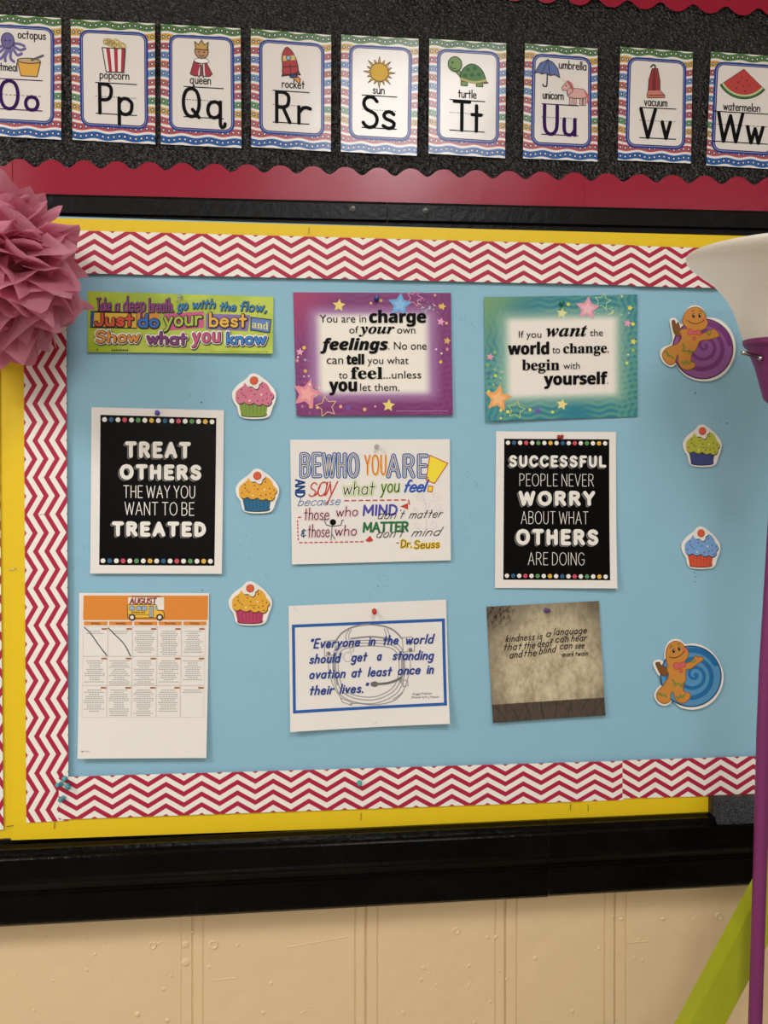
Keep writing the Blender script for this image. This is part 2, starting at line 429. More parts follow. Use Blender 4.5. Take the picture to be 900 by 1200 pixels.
def chevron(red=(174, 28, 62), white=(240, 233, 222)):
    m, nt, b = new_mat('chevron_border', 0.5, 0.35)
    u, v = uv_axes(nt)
    tri = ((u / 0.0612).fract() - 0.5).abs() * 2.0
    w = (v / 0.0181 + tri * 0.98 + 0.3).fract()
    nt.links.new(mixc(nt, w.lt(0.47), lin(white), lin(red)), b.inputs['Base Color'])
    return m
def blue_paper():
    m, nt, b = new_mat('blue_butcher_paper', 0.62, 0.25)
    n = noise(nt, 3.0, 3.0)
    nt.links.new(mixc(nt, n, lin((140, 184, 203)), lin((147, 190, 208))), b.inputs['Base Color'])
    bump(nt, b, noise(nt, 11.0, 4.0), 0.30, 0.008)
    return m
def glossy(rgb, rough=0.25, sc=40.0, st=0.15, spec=0.5):
    m, nt, b = new_mat('glossy_%d_%d_%d' % rgb, rough, spec)
    b.inputs['Base Color'].default_value = lin(rgb)
    bump(nt, b, noise(nt, sc, 3.0), st, 0.003)
    return m
def card_border():
    m, nt, b = new_mat('laminated_card_border', 0.24, 0.5)
    u, v = uv_axes(nt)
    w = (v + (u * 19.0 + v * 3.0).sin() * 0.008 + 0.004) * 13.0
    row, fr = w.floor(), w.fract()
    ramp = nt.nodes.new('ShaderNodeValToRGB'); cr = ramp.color_ramp; cr.interpolation = 'CONSTANT'
    cols = [(80, 122, 62), (200, 158, 66), (176, 84, 88), (104, 130, 178), (184, 104, 84), (104, 140, 178), (184, 98, 88), (176, 88, 102), (98, 142, 94), (198, 156, 74), (182, 92, 94), (176, 76, 84), (20, 88, 158)]
    while len(cr.elements) < len(cols): cr.elements.new(0.5)
    for k, c in enumerate(cols): cr.elements[k].position = k / 13.0; cr.elements[k].color = lin(c)
    nt.links.new(((row + 0.5) / 13.0).k, ramp.inputs[0])
    cu = ((u * 15.0).fract() - 0.5) * 0.0657; cv = (fr - 0.5) * 0.111
    r = (cu * cu + cv * cv).sqrt()
    c1 = mixc(nt, (fr - 0.5).abs().gt(0.37), ramp.outputs[0], lin((228, 222, 214)))
    c2 = mixc(nt, r.lt(0.021), c1, lin((54, 58, 84)))
    c3 = mixc(nt, r.lt(0.010), c2, lin((235, 228, 220)))
    nt.links.new(c3, b.inputs['Base Color'])
    bump(nt, b, noise(nt, 26.0, 2.0), 0.10, 0.004)
    return m
def quote_poster(name, outer, outer2, glow, centre, box, corner):
    """printed quote poster: wavy lined coloured border fading into a pale centre"""
    m, nt, b = new_mat(name, 0.42, 0.4)
    u, v = uv_axes(nt)
    l, r, t, bo = box; f = 0.035
    ins = u.step(l - f, l + f) * (u * -1.0).step(-r - f, -r + f) * v.step(t - f, t + f) * (v * -1.0).step(-bo - f, -bo + f)
    f2 = 0.11
    halo = u.step(l - f2, l + .02) * (u * -1.0).step(-r - f2, -r + .02) * v.step(t - f2, t + .02) * (v * -1.0).step(-bo - f2, -bo + .02)
    wav = (((v + (u * 40.0).sin() * 0.012) * 130.0).sin() * 0.5 + 0.5) * noise(nt, 9.0, 0.0).step(0.42, 0.6)
    wav2 = (((u + (v * 40.0).sin() * 0.012) * 150.0).sin() * 0.5 + 0.5) * (u.gt(0.86) + u.lt(0.14)).min(1.0)
    c0 = mixc(nt, (wav + wav2 * 0.7).min(1.0) * 0.55, lin(outer), lin(outer2))
    c0 = mixc(nt, (u * -1.0 + v * -0.7).step(-0.45, 0.02), c0, lin(corner))
    c1 = mixc(nt, halo * 0.75, c0, lin(glow))
    nt.links.new(mixc(nt, ins, c1, lin(centre)), b.inputs['Base Color'])
    return m
def grunge():
    m, nt, b = new_mat('aged_plaster_print', 0.45, 0.4)
    u, v = uv_axes(nt)
    comb = nt.nodes.new('ShaderNodeCombineXYZ'); nt.links.new(u.k, comb.inputs[0]); nt.links.new((v * 0.6).k, comb.inputs[1])
    n1 = noise(nt, 7.0, 6.0, comb.outputs[0], 0.65); n2 = noise(nt, 28.0, 4.0, comb.outputs[0], 0.7)
    base = mixc(nt, (n1 * 0.74 + n2 * 0.26).step(0.22, 0.70), lin((140, 123, 95)), lin((216, 200, 166)))
    du, dv = u - 0.53, (v - 0.55) * 0.95
    edge = (du * du + dv * dv).sqrt().step(0.28, 0.72)
    base = mixc(nt, edge * 0.8, base, lin((66, 54, 40)))
    cu, cv = u - 0.08, (v - 0.06) * 1.4
    base = mixc(nt, (cu * cu + cv * cv).sqrt().step(0.30, 0.05) * n2.step(0.42, 0.60), base, lin((34, 27, 22)))
    fl = v + u * 0.0
    boards = (u * 7.0 + (v - 0.84) * (u - 0.5) * 14.0).fract().lt(0.05)
    floorc = mixc(nt, (n2 * 0.7 + boards * -0.4).step(0.0, 0.6), lin((36, 30, 26)), lin((92, 78, 62)))
    nt.links.new(mixc(nt, fl.gt(0.845), base, floorc), b.inputs['Base Color'])
    return m
def tissue():
    m, nt, b = new_mat('pink_tissue', 0.7, 0.2)
    n = noise(nt, 24.0, 4.0)
    c = mixc(nt, n, lin((222, 140, 166)), lin((240, 172, 192)))
    nt.links.new(c, b.inputs['Base Color'])
    bump(nt, b, noise(nt, 60.0, 3.0), 0.5, 0.006)
    tr = nt.nodes.new('ShaderNodeBsdfTranslucent'); nt.links.new(c, tr.inputs[0])
    mx = nt.nodes.new('ShaderNodeMixShader'); mx.inputs[0].default_value = 0.6
    nt.links.new(b.outputs[0], mx.inputs[1]); nt.links.new(tr.outputs[0], mx.inputs[2])
    nt.links.new(mx.outputs[0], nt.nodes['Material Output'].inputs['Surface'])
    return m
def black_paint(spec=0.16, rough=0.34):
    m, nt, b = new_mat('black_painted_wood', rough, spec)
    n = noise(nt, 16.0, 5.0)
    nt.links.new(mixc(nt, n.step(0.3, 0.75), lin((4, 3, 3)), lin((10, 8, 7))), b.inputs['Base Color'])
    bump(nt, b, noise(nt, 90.0, 4.0), 0.35, 0.003)
    return m

MAT_WALL, MAT_PEB, MAT_CHEV, MAT_BLUE, MAT_BP = beige_wall(), pebble(), chevron(), blue_paper(), black_paint()
MAT_TRAY = black_paint(0.08, 0.22)
MAT_PINK = glossy((150, 22, 48), 0.24, 9.0, 0.22, 0.36)
MAT_YEL = M((235, 198, 24), 0.5, 0.35)
MAT_CARD = glossy((226, 219, 210), 0.2, 22.0, 0.14)
MAT_LAM = glossy((240, 233, 221), 0.24, 30.0, 0.05)
MAT_PAPER = M((236, 230, 221), 0.6, 0.3)
MAT_BLKP = glossy((5, 4, 4), 0.24, 16.0, 0.2, 0.12)
MAT_BORDER = card_border()
MAT_PRINT_BLACK = M((20, 18, 20), 0.4)

# ------------------------------------------------------------------ the room
X0, X1, YF = -3.2, 3.2, -5.2
def make_wall():
    grooves = [(213, .4), (226, 1), (238.5, .6), (416.5, .8), (428.8, 1.6), (442.5, .8), (580.7, .8), (592, 2.0), (605.5, .9), (708.8, .9), (720.4, 2.0), (733.6, .9)]
    xs = [(X0, 0.0)]
    for gx, dp in grooves:
        x = P(gx, 1120).x; w = 0.0016 * (1 if dp < 1 else 1.5)
        xs += [(x - w, 0.0), (x - w * .25, -0.0022 * dp), (x + w * .25, -0.0022 * dp), (x + w, 0.0)]
    xs.append((X1, 0.0))
    mb = MB(); n = len(xs)
    v = [(x, -d, z) for z in (0.0, CEIL) for x, d in xs] + [(X0, 0.1, 0), (X1, 0.1, 0), (X0, 0.1, CEIL), (X1, 0.1, CEIL)]
    f = [(i, i + 1, n + i + 1, n + i) for i in range(n - 1)]
    k = 2 * n
    f += [(k + 1, k, k + 2, k + 3), (k, 0, n, k + 2), (n - 1, k + 1, k + 3, 2 * n - 1), tuple(range(n - 1, -1, -1)) + (k, k + 1), tuple(range(n, 2 * n)) + (k + 3, k + 2)]
    mb.add(v, f)
    # painted-over plugs, filled holes and drips in the wall's paint
    for (px, py, r, kind) in [(179, 1108, .0045, 0), (217.5, 1107, .005, 1), (217.5, 1128, .006, 1), (250.5, 1107, .0055, 0), (535, 1091, .0045, 0), (842.5, 1074, .005, 0), (728, 1077, .003, 1), (777, 1077, .003, 1), (725, 1119, .0015, 0), (161, 1189, .004, 1), (196, 1196, .003, 1)]:
        c = P(px, py)
        if kind == 0: mb.lathe(c, (0, -1, 0), [(0, r * 1.5), (.0012, r * 1.35), (.0014, r), (.0003, r * .7)], 14)
        else: mb.lathe(c, (0, -1, 0), [(0, r * 1.3), (.0008, r), (.0015, r * .55)], 14)
    for pts in ([(183, 1107), (187, 1105), (191, 1103)], [(228, 1129), (233, 1129)], [(249, 1149), (277, 1146)], [(788, 1088), (802, 1094)], [(817, 1106), (818, 1116)], [(547, 1158), (552, 1151)], [(337, 1110), (360, 1106), (410, 1097)], [(734, 1105), (760, 1103)], [(735, 1062), (768, 1061)], [(812, 1078), (816, 1074)], [(352, 1188), (358, 1184)], [(714, 1074), (731, 1073)]):
        mb.tube([P(x, y, 0.0002) for x, y in pts], 0.0009, 6)
    for k in range(40):
        px, py = random.uniform(0, 860), random.uniform(1092, 1199); c = P(px, py); r = random.uniform(.001, .003)
        mb.lathe(c, (0, -1, 0), [(0, r * 1.5), (.0006, r), (.0009, r * .4)], 9)
    o = mb.build('wall_back', MAT_WALL); return structure(o)
make_wall()
def slab(name, a, b, m):
    mb = MB(); mb.box(a, b); return structure(mb.build(name, m))
slab('floor', (X0, YF, -0.1), (X1, 0, 0.0), M((150, 140, 128), 0.4))
slab('ceiling', (X0, YF, CEIL), (X1, 0, CEIL + 0.1), M((228, 224, 216), 0.8))
slab('wall_left', (X0 - 0.1, YF, 0), (X0, 0, CEIL), M((222, 220, 216), 0.7))
slab('wall_right', (X1, YF, 0), (X1 + 0.1, 0, CEIL), M((222, 220, 216), 0.7))
slab('wall_front', (X0, YF - 0.1, 0), (X1, YF, CEIL), M((222, 220, 216), 0.7))

# ------------------------------------------------------------------ black paper strip above, scalloped borders
o = Sheet('backing_paper', [(-160, -120), (1060, -90), (1060, 270), (-160, 240)], 0.0015, MAT_PEB, n=4).o
tag(o, 'black pebbled backing paper behind the row of alphabet cards', 'backing paper')

def scallop(name, x0, x1, ytop, ybot, up, label, lam=38.3, amp=4.6, d=0.004, phase=0.0):
    """a scalloped strip; ytop / ybot give the two edges as functions of x; the up flag says which edge is scalloped"""
    n = int((x1 - x0) / 1.6); a, bb = [], []
    for k in range(n + 1):
        x = x0 + (x1 - x0) * k / n
        q = math.pi * (x - phase) / lam; s = amp * (-math.cos(2 * q) - .16 * math.cos(4 * q))
        wv = 0.0010 * math.sin(x * .03)
        yt, yb = ytop(x), ybot(x)
        if up: yt -= s
        else: yb += s
        a.append((x, yt, wv)); bb.append((x, yb, wv))
    vs = []; m = n + 1
    for k, th in ((0, 0.0005), (1, 0.0)):
        for row in (a, bb):
            for (x, y, wv) in row: vs.append(P(x, y, d + wv + 0.001 + th))
    fs = []
    for i in range(n):
        fs += [(i, m + i, m + i + 1, i + 1), (2 * m + i, 2 * m + i + 1, 3 * m + i + 1, 3 * m + i), (i, i + 1, 2 * m + i + 1, 2 * m + i), (m + i, 3 * m + i, 3 * m + i + 1, m + i + 1)]
    fs += [(0, 2 * m, 3 * m, m), (n, m + n, 3 * m + n, 2 * m + n)]
    o = link(name, vs, fs, [MAT_PINK]); tag(o, label, 'border trim', 'scalloped pink border strips'); return o
line = lambda x0, y0, x1, y1: (lambda x: y0 + (y1 - y0) * (x - x0) / (x1 - x0))
yt, yb = line(60, 191, 890, 211.5), line(50, 231, 900, 251)
scallop('scalloped_border', -70, 14, yt, yb, True, 'short glossy pink scalloped strip behind the tissue pompom', phase=3, d=0.0052)
scallop('scalloped_border', 12.5, 687, yt, yb, True, 'long glossy pink scalloped strip under cards from octopus to umbrella', phase=3)
scallop('scalloped_border', 685.5, 985, yt, yb, True, 'glossy pink scalloped strip under the vacuum and watermelon cards', phase=3, d=0.0052)
scallop('scalloped_border', 470, 1000, line(620, -55, 860, -40), line(620, -1.5, 860, 13.5), False, 'glossy pink scalloped strip along the top edge, scallops hanging down', phase=621)

# ------------------------------------------------------------------ bulletin board: panel, top rail, tray
mb = MB()
pv = [P(-180, 257, 0.001), P(1080, 283.5, 0.001), P(1080, 932, 0.001), P(-180, 988, 0.001)]
mb.add(pv + [v + Vector((0, -0.009, 0)) for v in pv], [(0, 1, 2, 3), (7, 6, 5, 4), (0, 4, 5, 1), (1, 5, 6, 2), (2, 6, 7, 3), (3, 7, 4, 0)])
tag(mb.build('bulletin_board', M((96, 88, 76))), 'wide classroom bulletin board behind the blue paper and borders', 'bulletin board')

def extrude_line(prof, xa, xb, slope_px):
    """prof: (pixel y at photo x=450, depth); run from photo x=xa to xb on a straight line that falls slope_px(y) per px of photo x at depth"""
    A = []; B = []
    for (py, d) in prof:
        s = (py - 488.0) / 10546.0
        A.append(P(xa, py + s * (450 - xa), d)); B.append(P(xb, py + s * (450 - xb), d))
    n = len(A); mb = MB()
    mb.add(A + B, [(i, (i + 1) % n, n + (i + 1) % n, n + i) for i in range(n)] + [tuple(range(n))[::-1], tuple(range(n, 2 * n))])
    return mb
rail = [(236.7, .0065), (236.9, .016), (239.5, .0175), (257.3, .0175), (258.3, .0165), (258.8, .0115), (266.8, .0112), (267.2, .0105), (262, .0102), (250, .0065)]
rl = extrude_line(rail, -180, 453.5, 0).build('board_rail', MAT_BP); tag(rl, 'black painted rail above the board, left of its seam', 'rail', 'black rails above the board')
rr = extrude_line(rail, 454.3, 1080, 0).build('board_rail', MAT_BP); tag(rr, 'black painted rail above the board, right of its seam', 'rail', 'black rails above the board')
mscrew = glossy((44, 40, 38), 0.3)
for px, py, pa in ((413.5, 244.8, rl), (498.8, 247.2, rr)):
    mb = MB(); mb.lathe(P(px, py, 0.0172), (0, -1, 0), [(0, .0062), (.001, .0060), (.0018, .0045), (.0020, .002)], 16)
    c = P(px, py, 0.0195); mb.box((c.x - .003, c.y - .0003, c.z - .0005), (c.x + .003, c.y + .0005, c.z + .0005), 1)
    mb.build('screw', [mscrew, M((10, 9, 9))], pa)
def tray(o):
    return [(964, .0105), (967.5, .012), (970, .026), (974.5, .036 + o), (976, .041 + o), (980, .043 + o), (983, .046 + o), (985, .0505 + o), (986.2, .053 + o), (988, .0545 + o), (1010, .0545 + o), (1013.5, .056 + o), (1016, .054 + o), (1024, .043 + o), (1027, .0425 + o), (1028.5, .045 + o), (1031.5, .0445 + o), (1033, .042 + o), (1056.5, .0415 + o), (1059.5, .039 + o), (1061.5, .034 + o), (1061.5, .004), (990, .004)]
tag(extrude_line(tray(0), -180, 642.7, 0).build('chalk_tray', MAT_TRAY), 'long black chalk tray moulding under the board, left of its seam', 'chalk tray', 'black chalk trays')
tag(extrude_line([(y - (.9 if 1024 <= y else 0), d) for y, d in tray(0.0006)], 643.2, 1080, 0).build('chalk_tray', MAT_TRAY), 'black chalk tray moulding under the eraser, right of its seam', 'chalk tray', 'black chalk trays')

# ------------------------------------------------------------------ blue paper, borders
D0 = 0.0105
bl = Sheet('blue_paper', [(10, 252), (985, 281.5), (985, 930), (10, 958)], D0, MAT_BLUE, n=40,
           lift=lambda a, b: 0.0008 + 0.0007 * math.sin(a * 9 + 2 * b) * math.sin(b * 7 - 1.5 * a)).o
tag(bl, 'large light blue backing paper covering the bulletin board', 'backing paper')
class Flat:      # for ink on the blue paper
    pass
blsheet = Flat(); blsheet.o = bl; blsheet.W = lambda x, y, layer: P(x, y, D0 + 0.0021 + 0.0001 * layer)
a = Art(blsheet)
for k in range(150):
    cx, cy = random.choice([(340, 560), (550, 560), (230, 462), (545, 620), (830, 460), (820, 660), (275, 640), (560, 380), (100, 640), (440, 690), (650, 860), (845, 498), (300, 655)])
    x, y = random.gauss(cx, 10), random.gauss(cy, 10)
    a.disc(x, y, random.uniform(.25, .5), (70, 95, 108), 1, n=6)
for x, y, r in ((236, 471.5, .8), (443, 687, .7), (815, 460.5, .8), (852, 496, .8), (814, 671, .6), (815, 676, .6), (814.5, 681.5, .6), (237, 691.5, .7), (222, 464, .5), (86, 666, .5)): a.disc(x, y, r, (30, 36, 44), 1, n=8)
a.build('pin_holes', bl)['kind'] = 'stuff'

YG, CG = 'yellow border strips', 'chevron border strips'
def strip(name, c, d, mat, label, cat, group, metric=True, lift=None, n=10):
    o = Sheet(name, c, d, mat, 0.0005, lift, n, metric).o; return tag(o, label, cat, group)
D1, D2 = 0.0128, 0.0164
strip('yellow_border', [(8, 254), (985, 279.5), (985, 303), (8, 277)], D1, MAT_YEL, 'long yellow paper strip along the top of the board', 'border trim', YG)
strip('yellow_border', [(10, 262), (31, 262), (34, 972), (12.5, 972)], D1 + .0034, MAT_YEL, 'tall yellow paper strip beside the left chevron border, right of its neighbour', 'border trim', YG)
strip('yellow_border', [(-14, 262), (10.5, 262), (13.5, 982), (2.5, 982)], D1 + .0002, MAT_YEL, 'tall yellow paper strip at the left edge of the photo', 'border trim', YG)
strip('yellow_border', [(12, 948), (681, 925), (681, 960.5), (13, 984.5)], D1 + .0042, MAT_YEL, 'long yellow paper strip along the bottom of the board', 'border trim', YG)
strip('yellow_border', [(679.5, 926), (831.5, 921), (831, 953.5), (680.5, 961.8)], D1 + .0052, MAT_YEL, 'short yellow paper strip at bottom right, left of the eraser', 'border trim', YG)
strip('yellow_border', [(-60, 966), (7, 962), (7, 982.5), (-60, 986)], D1 - .0004, MAT_YEL, 'tip of a yellow strip at the bottom left photo edge, under the chevron sliver', 'border trim', YG)
sag = lambda a, b: 0.0012 * max(0, math.sin(a * 23)) * b
strip('chevron_border', [(27, 268.5), (743.5, 287.5), (743.5, 334.5), (27, 319)], D2 + .0008, MAT_CHEV, 'long red and white chevron strip along the top of the board', 'border trim', CG, lift=sag, n=40)
strip('chevron_border', [(741.5, 288.2), (985, 295.5), (985, 341), (741.5, 335.5)], D2 + .0016, MAT_CHEV, 'red and white chevron strip at top right behind the white lampshade', 'border trim', CG, lift=sag, n=20)
def vstrip(c, d, label):   # a strip that runs downwards: u runs along its height
    s = Sheet('chevron_border', c, d, MAT_CHEV, 0.0005, None, 12, True)
    ul = s.o.data.uv_layers[0].data
    for l in ul: l.uv = (l.uv[1], l.uv[0])
    tag(s.o, label, 'border trim', CG)
vstrip([(27.3, 300), (77.4, 300), (80.5, 961.5), (31, 964)], D2 + .0020, 'tall red and white chevron strip down the left of the board')
vstrip([(-50, 300), (-3, 300), (4.2, 972), (-45, 974)], D2 - .0006, 'sliver of red and white chevron strip on the left photo edge')
strip('chevron_border', [(69, 910.5), (731, 891.6), (731, 937.3), (69, 960.3)], D2 + .0028, MAT_CHEV, 'long red and white chevron strip along the bottom of the board', 'border trim', CG, n=30)
strip('chevron_border', [(729.5, 891), (985, 883), (985, 929), (729.5, 935.5)], D2 + .0036, MAT_CHEV, 'red and white chevron strip at bottom right above the eraser', 'border trim', CG, n=16)

# staples
MSTEEL, _nt, _b = new_mat('staple_steel', 0.3, 0.5); _b.inputs['Metallic'].default_value = 1.0; _b.inputs['Base Color'].default_value = (.12, .11, .10, 1)
STAPLES = [(362, 270, 0, 'in the top yellow strip above the purple poster'), (64, 967, 0, 'in the bottom yellow strip under the teal pin cluster'), (423, 957, 0, 'in the bottom yellow strip below the lone teal pin'),
           (668.5, 945.5, 0, 'at the right end of the long bottom yellow strip'), (689, 947, 0, 'at the left end of the short bottom yellow strip'), (49, 603, 1, 'in the left chevron strip beside the treat poster'),
           (14.5, 667, 1, 'in the tall yellow strip beside the treat poster'), (35, 938, 0, 'low in the left chevron strip near its corner'), (738.5, 911, 0, 'in the bottom right chevron strip near its seam'), (426, 933, 0, 'in the bottom chevron strip below the lone teal pin'), (11.5, 968, 1, 'at the bottom left corner of the yellow strips')]
for px, py, hor, lb in STAPLES:
    c = P(px, py, 0.0185 if py > 270 else 0.0140); L = .0055; dx, dz = (L * .97, L * .2) if hor else (L * .05, L)
    A, Bq = c + Vector((-dx, 0, -dz)), c + Vector((dx, 0, dz)); mb = MB()
    mb.tube([A + Vector((0, .004, 0)), A + Vector((0, -.0002, 0)), A * .9 + Bq * .1 + Vector((0, -.0006, 0)), A * .1 + Bq * .9 + Vector((0, -.0006, 0)), Bq + Vector((0, -.0002, 0)), Bq + Vector((0, .004, 0))], 0.00045, 6)
    tag(mb.build('staple', MSTEEL), 'dark wire staple ' + lb, 'staple', 'staples in the borders')

# ------------------------------------------------------------------ alphabet cards
CARDC = [('octopus', [(-26.5, 17), (72, 22), (72, 164.3), (-25.5, 158.5)]), ('popcorn', [(83, 23), (181.7, 28.3), (182, 169.3), (85.3, 164)]), ('queen', [(188.7, 28.7), (282, 34.3), (283, 173.7), (188.7, 169)]),
         ('rocket', [(293.9, 34.5), (388.1, 41.6), (387.7, 177.8), (294.6, 172.4)]), ('sun', [(399.8, 41.2), (490.5, 46.6), (488.4, 182.8), (399.5, 177.8)]), ('turtle', [(503, 45.9), (592.9, 51.6), (591.8, 185.6), (502.2, 179.9)]),
         ('umbrella', [(614.8, 52), (699.9, 57.9), (699.9, 189.8), (612.7, 185.7)]), ('vacuum', [(726.4, 56.1), (811.5, 61.7), (809, 191.9), (723.7, 188)]), ('watermelon', [(832.9, 61.3), (918.5, 67), (914, 199), (827.3, 194)])]
LETTERS = {'octopus': ('O', 25, 49.5, 'o', 54.5, 73), 'popcorn': ('P', 31, 48.7, 'p', 53.7, 72.7), 'queen': ('Q', 24.5, 47, 'q', 53, 77), 'rocket': ('R', 28, 47.5, 'r', 54, 71.5), 'sun': ('S', 24, 44.5, 's', 47.5, 64.5),
           'turtle': ('T', 27.5, 49.5, 't', 48.5, 63), 'umbrella': ('U', 22, 41, 'u', 45, 61.5), 'vacuum': ('V', 23.5, 44.5, 'v', 48.5, 62), 'watermelon': ('W', 9.5, 41.5, 'w', 43.7, 65.6)}
WORDS = {'octopus': [('octopus', 47.5, 80.5, 27.5), ('oatmeal', 17, 47, 66)], 'popcorn': [('popcorn', 33, 68, 69)], 'queen': [('queen', 34, 59, 69)], 'rocket': [('rocket', 36, 63, 67)], 'sun': [('sun', 37, 51, 68)], 'turtle': [('turtle', 33.5, 55.5, 68)],
         'umbrella': [('umbrella', 40, 73, 27.5), ('unicorn', 21.5, 46.5, 63.5)], 'vacuum': [('vacuum', 29, 56.5, 67)], 'watermelon': [('watermelon', 16.5, 59.8, 68)]}
LINES = {'octopus': (74.5, 93, 110), 'popcorn': (73, 89, 109), 'queen': (72, 87, 107), 'rocket': (70, 86.5, 107), 'sun': (69.5, 86, 107), 'turtle': (70, 85, 105.5), 'umbrella': (68.5, 84, 104), 'vacuum': (68.5, 83.5, 104), 'watermelon': (69, 84, 104)}
LABELS = {'octopus': 'laminated alphabet card Oo, cut by the left photo edge', 'popcorn': 'laminated alphabet card Pp showing a popcorn tub', 'queen': 'laminated alphabet card Qq showing a queen in a red cape', 'rocket': 'laminated alphabet card Rr showing a red rocket',
          'sun': 'laminated alphabet card Ss showing a yellow sun', 'turtle': 'laminated alphabet card Tt showing a green turtle', 'umbrella': 'laminated alphabet card Uu showing an umbrella and a unicorn', 'vacuum': 'laminated alphabet card Vv showing a vacuum cleaner', 'watermelon': 'laminated alphabet card Ww showing a watermelon slice'}
def rrect(x0, y0, x1, y1, r, n=6):
    out = []
    for cx, cy, a0 in ((x1 - r, y0 + r, -90), (x1 - r, y1 - r, 0), (x0 + r, y1 - r, 90), (x0 + r, y0 + r, 180)):
        for k in range(n + 1):
            t = math.radians(a0 + 90 * k / n); out.append((cx + r * math.cos(t), cy + r * math.sin(t)))
    return out
def resample(pts, n):
    pts = pts + [pts[0]]; L = [0]
    for p, q in zip(pts, pts[1:]): L.append(L[-1] + math.hypot(q[0] - p[0], q[1] - p[1]))
    out = []; j = 0
    for k in range(n):
        t = L[-1] * k / n
        while L[j + 1] < t: j += 1
        u = (t - L[j]) / max(L[j + 1] - L[j], 1e-9); out.append((pts[j][0] + (pts[j + 1][0] - pts[j][0]) * u, pts[j][1] + (pts[j + 1][1] - pts[j][1]) * u))
    return out
def ell(x, y, rx, ry, rot=0.0, n=18):
    return [(x + rx * math.cos(t) * math.cos(rot) - ry * math.sin(t) * math.sin(rot), y + rx * math.cos(t) * math.sin(rot) + ry * math.sin(t) * math.cos(rot)) for t in (2 * math.pi * k / n for k in range(n))]
OUT = (40, 34, 36)
def picture(a, k):
    def shape(pts, c, l=5, sm=0, o=.9, oc=OUT):
        a.poly(pts, c, l, sm)
        if o: a.stroke(pts, o, oc, l + .6, sm, True)
    if k == 'octopus':
        for t in ([(33, 38), (26, 44), (20, 44)], [(31, 36), (24, 38), (17, 34)], [(38, 40), (33, 48), (33, 54)], [(40, 40), (39, 50), (43, 54)], [(42, 39), (47, 46), (52, 44)], [(43, 36), (50, 40), (56, 38)], [(36, 39), (29, 50), (24, 52)], [(42, 33), (49, 33), (55, 35)]): a.stroke(t, 3.2, (104, 94, 148), 5, 5)
        shape(ell(36, 30, 7.5, 9), (104, 94, 148), 6); a.disc(33.5, 30, 1, OUT, 7); a.disc(38.5, 30, 1, OUT, 7)
        shape([(47, 53), (51, 70), (70, 70), (74, 53)], (220, 164, 58), 5); shape(ell(60.5, 52, 13.5, 3), (190, 158, 112), 6); a.stroke([(64, 51), (77, 45)], 2.4, (92, 84, 92), 7)
    elif k == 'popcorn':
        for i in range(18): 
            x, y = random.uniform(38, 62), random.uniform(23.5, 31); shape(ell(x, y, 3, 2.7), (230, 212, 140), 5, 0, .5, (150, 124, 60))
        for i in range(6):
            f = lambda t: 36.5 + 27 * t; h = lambda t: 41 + 20.5 * t; t0, t1 = i / 6, (i + 1) / 6
            a.poly([(f(t0), 32), (f(t1), 32), (h(t1), 60), (h(t0), 60)], (168, 42, 58) if i % 2 else (232, 224, 214), 6)
        a.stroke([(36.5, 32), (63.5, 32), (61.5, 60), (41, 60)], 1.1, OUT, 7, 0, True)
    elif k == 'queen':
        shape([(39, 42), (34.5, 57), (39, 59), (46, 59), (47, 45)], (160, 44, 62)); shape([(53, 42), (60.5, 56), (57, 59), (50, 59), (49, 45)], (160, 44, 62))
        a.poly([(45, 44), (51, 44), (52, 59), (44, 59)], (226, 216, 206), 5); a.poly([(47, 46), (49, 46), (49.6, 59), (46.6, 59)], (120, 60, 80), 5.5)
        shape(ell(48, 41, 9, 3), (238, 232, 224), 6, 0, .5); shape(ell(48, 30, 8, 8.5), (186, 138, 96), 6)
        shape([(41, 28), (40, 19), (44.5, 22.5), (48, 17), (51.5, 22.5), (56, 19), (55, 28)], (196, 156, 78), 7); a.disc(45, 31, .9, OUT, 8); a.disc(51, 31, .9, OUT, 8); a.stroke([(45, 34.5), (48, 36), (51, 34.5)], .8, OUT, 8, 4)
        a.stroke([(45, 59), (45, 60.5)], 1.4, OUT, 5); a.stroke([(50, 59), (50, 60.5)], 1.4, OUT, 5)
    elif k == 'rocket':
        shape([(38, 46), (36, 53), (45, 51)], (120, 40, 52)); shape([(53, 40), (58, 50), (51, 50)], (120, 40, 52))
        shape([(46, 50), (52, 49), (58, 55), (57, 61), (50, 55)], (222, 142, 60)); shape([(44, 50), (53, 48), (54, 53), (46, 54)], (52, 66, 130))
        shape([(42, 18.5), (36.5, 28), (37, 40), (38, 50), (53, 48), (55, 40), (50, 26)], (170, 58, 58), 6, 4)
        a.poly([(37.5, 29), (51, 27.5), (52, 33), (37.5, 35)], (220, 184, 110), 7); shape(ell(44, 31, 2.8, 2.8), (150, 180, 205), 8, 0, .7); a.stroke([(46, 38), (46.5, 49)], .8, OUT, 8); a.stroke([(37.5, 42), (54, 40)], .8, OUT, 8)
    elif k == 'sun':
        for i in range(16):
            t = 2 * math.pi * i / 16; R = 18.5 if i % 2 == 0 else 15.5; d = .17
            shape([(44.5 + 10 * math.cos(t - d), 42 + 10 * math.sin(t - d)), (44.5 + R * math.cos(t), 42 + R * math.sin(t)), (44.5 + 10 * math.cos(t + d), 42 + 10 * math.sin(t + d))], (226, 178, 72), 5, 0, .7, (96, 76, 46))
        shape(ell(44.5, 42, 10.6, 10.6), (222, 176, 66), 6, 0, .7, (96, 76, 46))
    elif k == 'turtle':
        g1, g2 = (124, 158, 96), (92, 134, 84)
        for x in (40, 58): shape([(x - 3, 44), (x + 4, 44), (x + 5, 53), (x - 3, 53)], g1, 5, 0, .7)
